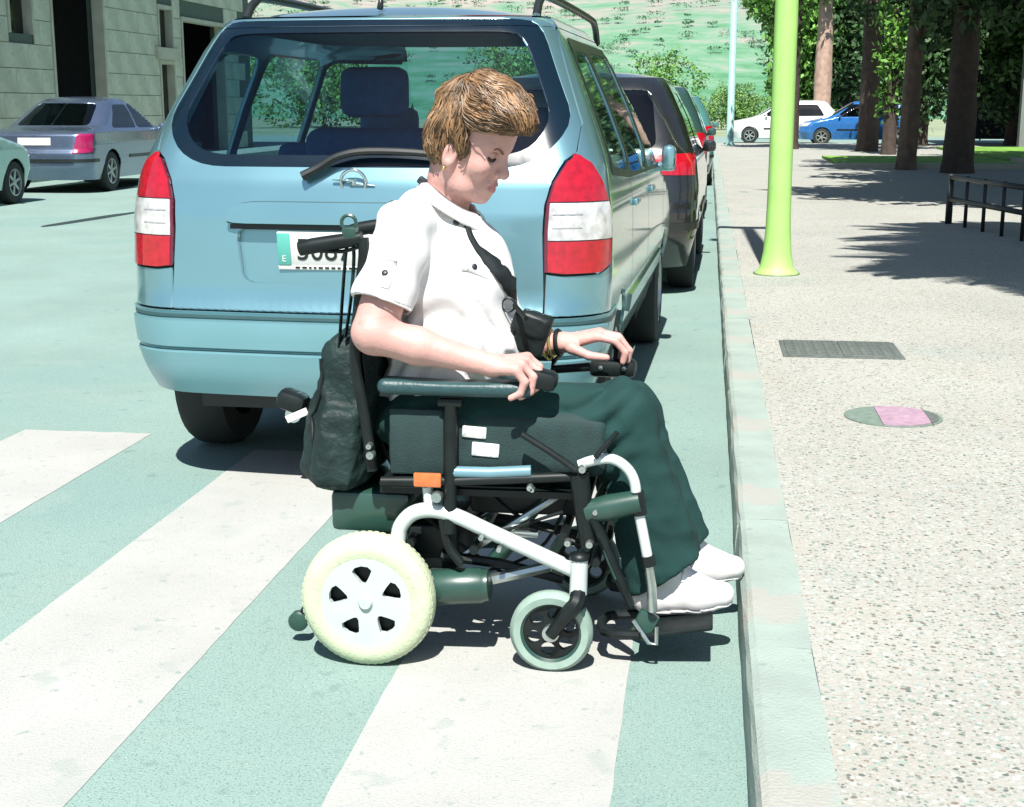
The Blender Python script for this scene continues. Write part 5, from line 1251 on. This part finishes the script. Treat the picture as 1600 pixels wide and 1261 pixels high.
body.data.polygons.foreach_set('material_index', lipm.astype(np.int32))
# eyelashes, brows
for s in (-1, 1):
    P = [onto(headf, fromh((.104, s * y_, z_)), .0012) for y_, z_ in ((.016, -.0135), (.025, -.0175), (.034, -.0180), (.043, -.0150), (.051, -.0105))]
    MB().tube(P, [.0016, .0036, .0046, .0042, .0014], 6, smooth=3).build('eyelashes', mat('lash', (.015, .01, .01), .5), pr)
    P = [onto(headf, fromh((.110, s * y_, z_)), .0006) for y_, z_ in ((.012, .0085), (.024, .0125), (.038, .0125), (.048, .007))]
    MB().tube(P, [.003, .004, .0036, .0016], 6, smooth=3, flat=.4).build('eyebrow', mat('brow_hair', (.16, .085, .05), .7), pr)
    P = [onto(headf, fromh((.106, s * y_, z_)), .0004) for y_, z_ in ((.020, -.003), (.032, .0005), (.044, -.003))]
    MB().tube(P, [.0008, .0014, .0008], 5, smooth=3).build('eyelid_crease', mat('crease', (.22, .10, .10), .6), pr)
for s in (-1, 1):
    e_ = onto(headf, fromh((.020, s * .086, -.066)), .003); MB().add(*shift(lathe([(.001, .005), (.004, .003), (.005, 0), (.004, -.003), (.001, -.005)], 12, 'z'), e_)).build('earring', mat('earring_gold', (.6, .45, .15), .25, .9), pr)
# hair: a shaped cap plus combed locks
def hairf(P):
    p = toh(P); q = p.copy(); q[:, 1] = np.abs(q[:, 1])
    d = ell(p, (.032, 0, .050), (.099, .086, .104))
    d = smin(d, ell(p, (.098, .0, .080), (.046, .066, .034)), .04)                        # fringe
    d = smin(d, ell(p, (-.016, 0, -.012), (.050, .072, .062)), .03)                       # nape
    d = smin(d, cone(q, (.050, .074, .015), (.045, .075, -.012), .009, .003), .012)       # sideburn
    tilt = p[:, 2] - .30 * (p[:, 0] - .06)
    face = smax(-(p[:, 0] - .050), tilt - .044, .02)                                      # in front of the ear, below the fringe
    d = smax(d, -face, .012)
    d = smax(d, -ell(q, (.036, .098, -.044), (.030, .036, .044)), .01)
    d = smax(d, -(p[:, 2] + .082), .015)
    return d * HS + .0028 * wob(P, 60, 9) + .0012 * wob(P, 170, 10)
hl = HO - .17; hh_ = HO + .24
V, F = nets(hairf, hl, hh_, .005); hair = obj('hair', V, F, M_hairb, pr)
rs = np.random.RandomState(7); n = 6000
sel = V[rs.randint(0, len(V), n)]
def vgrad(f, P):
    e = 1.5e-3; v0 = f(P); g = np.stack([(f(P + np.eye(3)[i] * e) - v0) / e for i in range(3)], 1); return v0, g / (np.linalg.norm(g, axis=1)[:, None] + 1e-9)
crown = fromh((-.025, -.01, .155)); fwd = HR @ np.array([1., 0, -.1])
P = sel.copy(); steps = []; L = .0065 + .0065 * rs.rand(n)[:, None]; lift = .001 + .007 * rs.rand(n) ** 1.5
tipl = rs.rand(n) ** 2.5
for k in range(7):
    v0, g = vgrad(hairf, P); P = P - g * (v0 - lift - (.0003 + .0016 * tipl) * k)[:, None]; steps.append((P.copy(), g.copy()))
    d = (P - crown); d /= np.linalg.norm(d, axis=1)[:, None] + 1e-9
    hp = toh(P); wf = np.clip((hp[:, 0] + .01) / .08, 0, 1)[:, None] * np.clip((hp[:, 2] - .0) / .06, 0, 1)[:, None]
    t = d * (1 - .6 * wf) + fwd * wf * .9 + np.array([0, 0, -.35]) * (1 - wf) + .5 * np.stack([wob(P, 42, 20 + i) for i in range(3)], 1)
    t = t + .28 * np.sin(np.arange(n) * 1.7 + k * 1.1)[:, None] * np.cross(g, t); t = t - g * (t * g).sum(1)[:, None]; t /= np.linalg.norm(t, axis=1)[:, None] + 1e-9; P = P + t * L
Vl = []; Fl = []; wd = .0011 + .0017 * rs.rand(n)
S = np.stack([s_[0] for s_ in steps], 1); Gn = np.stack([s_[1] for s_ in steps], 1)
for i in range(n):
    k0 = len(Vl)
    for k in range(7):
        tg_ = S[i, min(k + 1, 6)] - S[i, max(k - 1, 0)]; b_ = np.cross(Gn[i, k], tg_); b_ /= np.linalg.norm(b_) + 1e-9; w_ = wd[i] * (1 - (k / 6.0) ** 2 * .9)
        c = S[i, k]; Vl += [c - b_ * w_ - Gn[i, k] * .0012, c + Gn[i, k] * .0012, c + b_ * w_ - Gn[i, k] * .0012]
    for k in range(6):
        a = k0 + 3 * k; Fl += [(a, a + 1, a + 4, a + 3), (a + 1, a + 2, a + 5, a + 4)]
lk = obj('hair_locks', Vl, Fl, M_hair, hair); lk['kind'] = 'stuff'
# shirt
AD = (ELR - SHR) / np.linalg.norm(ELR - SHR); HEM = SHR + (ELR - SHR) * .72
ADL = (ELL_ - SHL) / np.linalg.norm(ELL_ - SHL); HEML = SHL + (ELL_ - SHL) * .72
def shirtf(P):
    t = cone(P, SHR + (.004, .03, -.01), SHL - (0, .03, .01), .062, .062)
    t = smin(t, cone(P, pp(655, 330, 3.30), pp(690, 335, 3.38), .055, .062), .04); t = smin(t, cone(P, pp(690, 330, 3.47), pp(690, 335, 3.38), .05, .062), .04)
    t = smin(t, ell(P, pp(698, 428, 3.38), (.158, .185, .165)), .05)
    t = smin(t, ell(P, pp(742, 452, 3.31), (.085, .09, .085)), .05); t = smin(t, ell(P, pp(742, 452, 3.45), (.085, .09, .085)), .05)
    t = smin(t, ell(P, pp(716, 532, 3.38), (.182, .195, .13)), .05)
    t = smin(t, ell(P, pp(690, 600, 3.38), (.16, .19, .09)), .05)
    cut = P[:, 2] - pp(660, 618, 3.38)[2]; t = smax(t, -cut, .01)
    z = P[:, 2]; t = t + .007 * np.sin(z * 62 + 10 * np.sin(P[:, 0] * 13) + P[:, 1] * 7) * np.clip((pp(700, 430, 3.38)[2] - z) / .12, 0, 1) + .003 * wob(P, 32, 31) + .005 * np.abs(wob(P * np.array([1, 1, .6]), 40, 35)) - .002
    def slv(S_, H_, A_, sd):
        s = cone(P, S_ + (0, 0, .006), H_ + A_ * .05, .066, .078)
        s = s + .003 * np.sin((P @ A_) * 70 + 9 * P[:, 0]) + .0025 * wob(P, 45, 33 + sd)
        s = smax(s, (P - H_) @ A_, .004)
        inner = cone(P, S_, H_ + A_ * .05, .052, .068); hollow = smax(inner, -((P - H_) @ A_ + .05), .004); return smax(s, -hollow, .004)
    d = smin(t, slv(SHR, HEM, AD, 0), .022); d = smin(d, slv(SHL, HEML, ADL, 1), .022)
    neck = cone(P, fromh((-.0, 0, -.085)), pp(712, 345, 3.37), .058, .050); d = smax(d, -neck, .008)
    return d
lo2 = np.array([ELR[0] - .08, 3.02, pp(660, 625, 3.38)[2] - .03]); hi2 = np.array([pp(860, 500, 3.38)[0] + .06, 3.75, pp(690, 270, 3.38)[2]])
V, F = nets(shirtf, lo2, hi2, .0055); shirt = obj('shirt', V, F, M_shirt, pr)
def ribbon(f, pts, w, m, name, parent, off=.003, th=.003, sm=5):
    Q = [onto(f, p, off) for p in catmull(pts, sm)]; V = []; F = []; ws = np.interp(np.linspace(0, 1, len(Q)), np.linspace(0, 1, len(w)), w) if hasattr(w, '__len__') else [w] * len(Q)
    for i, q in enumerate(Q):
        g = grad(f, q); t = Q[min(i + 1, len(Q) - 1)] - Q[max(i - 1, 0)]; b = np.cross(g, t); b /= np.linalg.norm(b) + 1e-9
        V += [q - b * ws[i] / 2 - g * th, q - b * ws[i] / 2 + g * th * .3, q + g * th, q + b * ws[i] / 2 + g * th * .3, q + b * ws[i] / 2 - g * th]
    for i in range(len(Q) - 1):
        for k in range(4): a = i * 5 + k; F.append((a, a + 1, a + 6, a + 5))
    F.append((0, 1, 2, 3, 4)); k = 5 * (len(Q) - 1); F.append((k + 4, k + 3, k + 2, k + 1, k)); return obj(name, V, F, m, parent)
# collar: two leaves and a stand
def collar(sd):
    y = lambda a: 3.37 - sd * a
    A_ = [pp(750, 335, y(.012)), pp(728, 328, y(.055)), pp(702, 312, y(.082)), pp(678, 292, y(.072)), pp(664, 282, y(.03)), pp(662, 280, y(0))]
    B_ = [pp(762, 368, y(.030)), pp(730, 352, y(.092)), pp(692, 330, y(.112)), pp(664, 310, y(.090)), pp(652, 300, y(.04)), pp(650, 298, y(0))]
    A_ = catmull(A_, 4); B_ = catmull(B_, 4); V = []; F = []
    for a, b in zip(A_, B_):
        m_ = (a + b) / 2 + (b - a) * 0; out = np.array([0, -sd * .012, .004]); V += [a, a + (b - a) * .35 + out * 1.2, b + out, b + out * .6 + (0, 0, -.004), a + (b - a) * .4]
    for i in range(len(A_) - 1):
        for k in range(5): p = i * 5 + k; q = i * 5 + (k + 1) % 5; F.append((p, q, q + 5, p + 5))
    F.append((0, 1, 2, 3, 4)); k = 5 * (len(A_) - 1); F.append((k, k + 1, k + 2, k + 3, k + 4)); obj('collar', V, F, M_shirt, pr)
collar(1); collar(-1)
M_btn = mat('dark_button', (.02, .022, .03), .4)
def button(px, py, Y, r=.0075):
    p = onto(shirtf, pp(px, py, Y), .002); g = grad(shirtf, p); V, F = lathe([(.001, .004), (r * .8, .004), (r, .002), (r, -.004)], 14, 'z'); q = Vector(g).to_track_quat('Z', 'Y')
    obj('button', [np.array(q @ Vector(v)) + p for v in V], F, M_btn, pr)
button(602, 428, 3.10); button(745, 415, 3.22); button(713, 347, 3.27)
# dark lining showing at the nape
MB().add(*bbox(pp(660, 283, 3.33), (.022, .02, .018), .004, rotm('Y', 35))).build('collar_label', M_btn, pr)
ribbon(shirtf, [pp(572, 452, 3.10), pp(600, 468, 3.05), pp(630, 482, 3.06), pp(656, 500, 3.10)], .006, M_shirt, 'sleeve_hem', pr, .001, .002)
ribbon(shirtf, [pp(610, 400, 3.06), pp(604, 430, 3.05), pp(600, 446, 3.05)], .022, M_shirt, 'sleeve_tab', pr, .001, .002)
ribbon(shirtf, [pp(722, 412, 3.20), pp(745, 410, 3.20), pp(768, 420, 3.22)], .03, M_shirt, 'pocket_flap', pr, .001, .002)
# trousers
def trf(P):
    d = ell(P, HIP + (0.02, 0, .0), (.155, .195, .092))
    for i, (h_, k_, a_) in enumerate(LEG):
        ax = (a_ - k_) / np.linalg.norm(a_ - k_)
        t = cone(P, h_, k_, .094, .073)
        s = smin(cone(P, k_, a_ + ax * .10, .072, .088), cone(P, k_ + (-.01, 0, 0), a_ + ax * .12 + (-.055, 0, 0), .070, .072), .03)
        s = s + .0045 * np.sin(P[:, 1] * 75 + 5 * P[:, 2]) * np.clip(((P - k_) @ ax) / .2, 0, 1)
        nn = np.array([.55, 0, -.83]) if i == 0 else np.array([.62, 0, -.78]); nn = nn / np.linalg.norm(nn)
        c_ = pp(1057, 886, 3.27) if i == 0 else pp(1078, 858, 3.5)
        s = smax(s, (P - c_) @ nn, .004)
        inn = smax(cone(P, k_, a_ + ax * .10, .05, .058), -((P - c_) @ nn + .05), .004); s = smax(s, -inn, .004)
        d = smin(d, smin(t, s, .03), .03)
    kx = np.clip((P[:, 0] - pp(820, 650, 3.3)[0]) / .1, 0, 1) * np.clip((pp(1010, 650, 3.3)[0] - P[:, 0]) / .08, 0, 1)
    kz = np.clip((P[:, 2] - pp(900, 760, 3.3)[2]) / .05, 0, 1)
    fold = 1 - 2 * np.abs(np.sin((P[:, 2] * 1.0 - P[:, 0] * .34) * 42 + 1.6 * np.sin(P[:, 0] * 17)))
    d = d + .008 * fold * kx * kz + .004 * wob(P, 24, 41) + .004 * np.abs(wob(P, 38, 43)) + .0015 * wob(P, 70, 42)
    return d
lo3 = np.array([pp(600, 640, 3.38)[0] - .12, 3.08, pp(1050, 920, 3.27)[2] - .02]); hi3 = np.array([pp(1110, 830, 3.5)[0] + .05, 3.68, pp(985, 560, 3.3)[2] + .03])
V, F = nets(trf, lo3, hi3, .0065); obj('trousers', V, F, M_trou, pr)
ribbon(trf, [pp(830, 668, 3.1), pp(880, 690, 3.1), pp(925, 722, 3.12)], .006, M_trou, 'seam', pr, .001, .002)
# shoes
def shoe(Y, heel, ball_, toe, ank, name):
    h_, b_, t_, a_ = pp(*heel, Y), pp(*ball_, Y), pp(*toe, Y), pp(*ank, Y); up = np.array([0, 0, 1.]); f = t_ - h_; f /= np.linalg.norm(f); nn = np.cross(f, (0, 1, 0)) * -1; nn = nn if nn[2] > 0 else -nn
    sole = (h_ - nn * .030)
    def fn(P):
        d = cone(P, h_ + nn * .004, b_, .034, .040); d = smin(d, cone(P, b_, t_, .040, .030), .02); d = smin(d, cone(P, h_ + nn * .012, a_, .036, .036), .025); d = smin(d, cone(P, a_, b_ + nn * .004, .034, .034), .03)
        d = smax(d, -((P - sole) @ nn), .006)
        op = cone(P, a_ - nn * .0, a_ + nn * .1, .028, .03); d = smax(d, -op, .006)
        return d + .0008 * wob(P, 80, 3)
    def so(P): return smax(smax(smin(cone(P, h_ , b_, .038, .044), cone(P, b_, t_, .044, .034), .02), ((P - sole) @ nn) - .008, .003), -((P - sole) @ nn + .012), .003)
    lo_ = np.minimum(np.minimum(h_, t_), a_) - .08; hi_ = np.maximum(np.maximum(h_, t_), a_) + .08
    V, F = nets(fn, lo_, hi_, .005); o = obj(name, V, F, M_shoe, pr); V, F = nets(so, lo_, hi_, .005); obj('sole', V, F, M_shoe, o)
    ribbon(fn, [b_ + nn * .05 + (-.03, -.06, 0), b_ + nn * .06 + (-.035, 0, 0), b_ + nn * .05 + (-.03, .06, 0)], .006, M_shoe, 'seam', o, .001, .002)
shoe(3.262, (1014, 938), (1092, 930), (1128, 928), (1046, 890), 'shoe')
shoe(3.505, (1046, 888), (1112, 886), (1146, 886), (1070, 850), 'shoe')
# wrist things on the far arm
M_gold = mat('gold', (.62, .48, .16), .25, .9, var=.1)
ax = (WRL - ELL_) / np.linalg.norm(WRL - ELL_)
def ringat(c, ax, r, tr, m, name, sq=1.):
    u = np.cross(ax, (0, 0, 1.)); u /= np.linalg.norm(u); v = np.cross(u, ax)
    MB().tube([c + r * (math.cos(a) * u + sq * math.sin(a) * v) for a in np.linspace(0, 2 * math.pi, 24, endpoint=False)], tr, 8, closed=True).build(name, m, pr)
ringat(WRL - ax * .030, ax, .034, .0045, M_gold, 'bracelet'); ringat(WRL - ax * .050 , (ax + np.array([.2, 0, .3])) / np.linalg.norm(ax + np.array([.2, 0, .3])), .041, .0035, M_gold, 'bracelet'); ringat(WRL - ax * .012, ax, .032, .006, M_blk, 'watch_strap')
def hit(px, py, f, off=.004, t0=2.6):
    d = _ray(px, py); o = np.array([0, 0, CAM_H]); t = t0
    for _ in range(60):
        v = f((o + d * t)[None])[0] - off
        if v < .0005: break
        t += max(v * .7, .0004) / np.linalg.norm(d)
        if t > 4.2: break
    return o + d * t
# ---------------------------------------------------------------- crossbody pouch
sb = thing('shoulder_bag', tuple(pp(838, 520, 3.33)), 'black crossbody pouch with broad strap across the white shirt', 'bag')
M_web = mat('black_webbing', (.009, .014, .016), .7, var=.3, vs=60, bump=.3, bs=500, spec=.3)
SP = [hit(x, y, shirtf) for x, y in ((730, 352), (736, 368), (746, 386), (757, 397), (770, 410), (790, 432), (808, 456), (822, 480), (834, 506))]
ribbon(shirtf, SP, [.014, .015, .018, .028, .040, .048, .053, .056, .060], M_web, 'strap', sb, .004, .003)
c = pp(832, 520, 3.30)
f = lambda P: np.minimum(sbox(P, c, (.040, .024, .052), .010, np.array(rotm('Y', 18))), sbox(P, c + (-.004, -.014, .022), (.043, .016, .026), .006, np.array(rotm('Y', 18)))) + .002 * wob(P, 50, 12) + .0012 * wob(P, 120, 13)
V, F = nets(f, c - .1, c + .1, .005); obj('pouch', V, F, M_blk, sb)
c2 = pp(802, 502, 3.20); c2 = onto(shirtf, c2, .006)
ringat2 = MB().tube([c2 + np.array([.016 * math.cos(a), -.002, .016 * math.sin(a)]) for a in np.linspace(0, 2 * math.pi, 18, endpoint=False)], .003, 6, closed=True).build('buckle', M_blk, sb)
MB().tube([c2 + (.015, -.003, 0), pp(822, 498, 3.215)], .006, 8).build('buckle_tab', M_blk, sb)
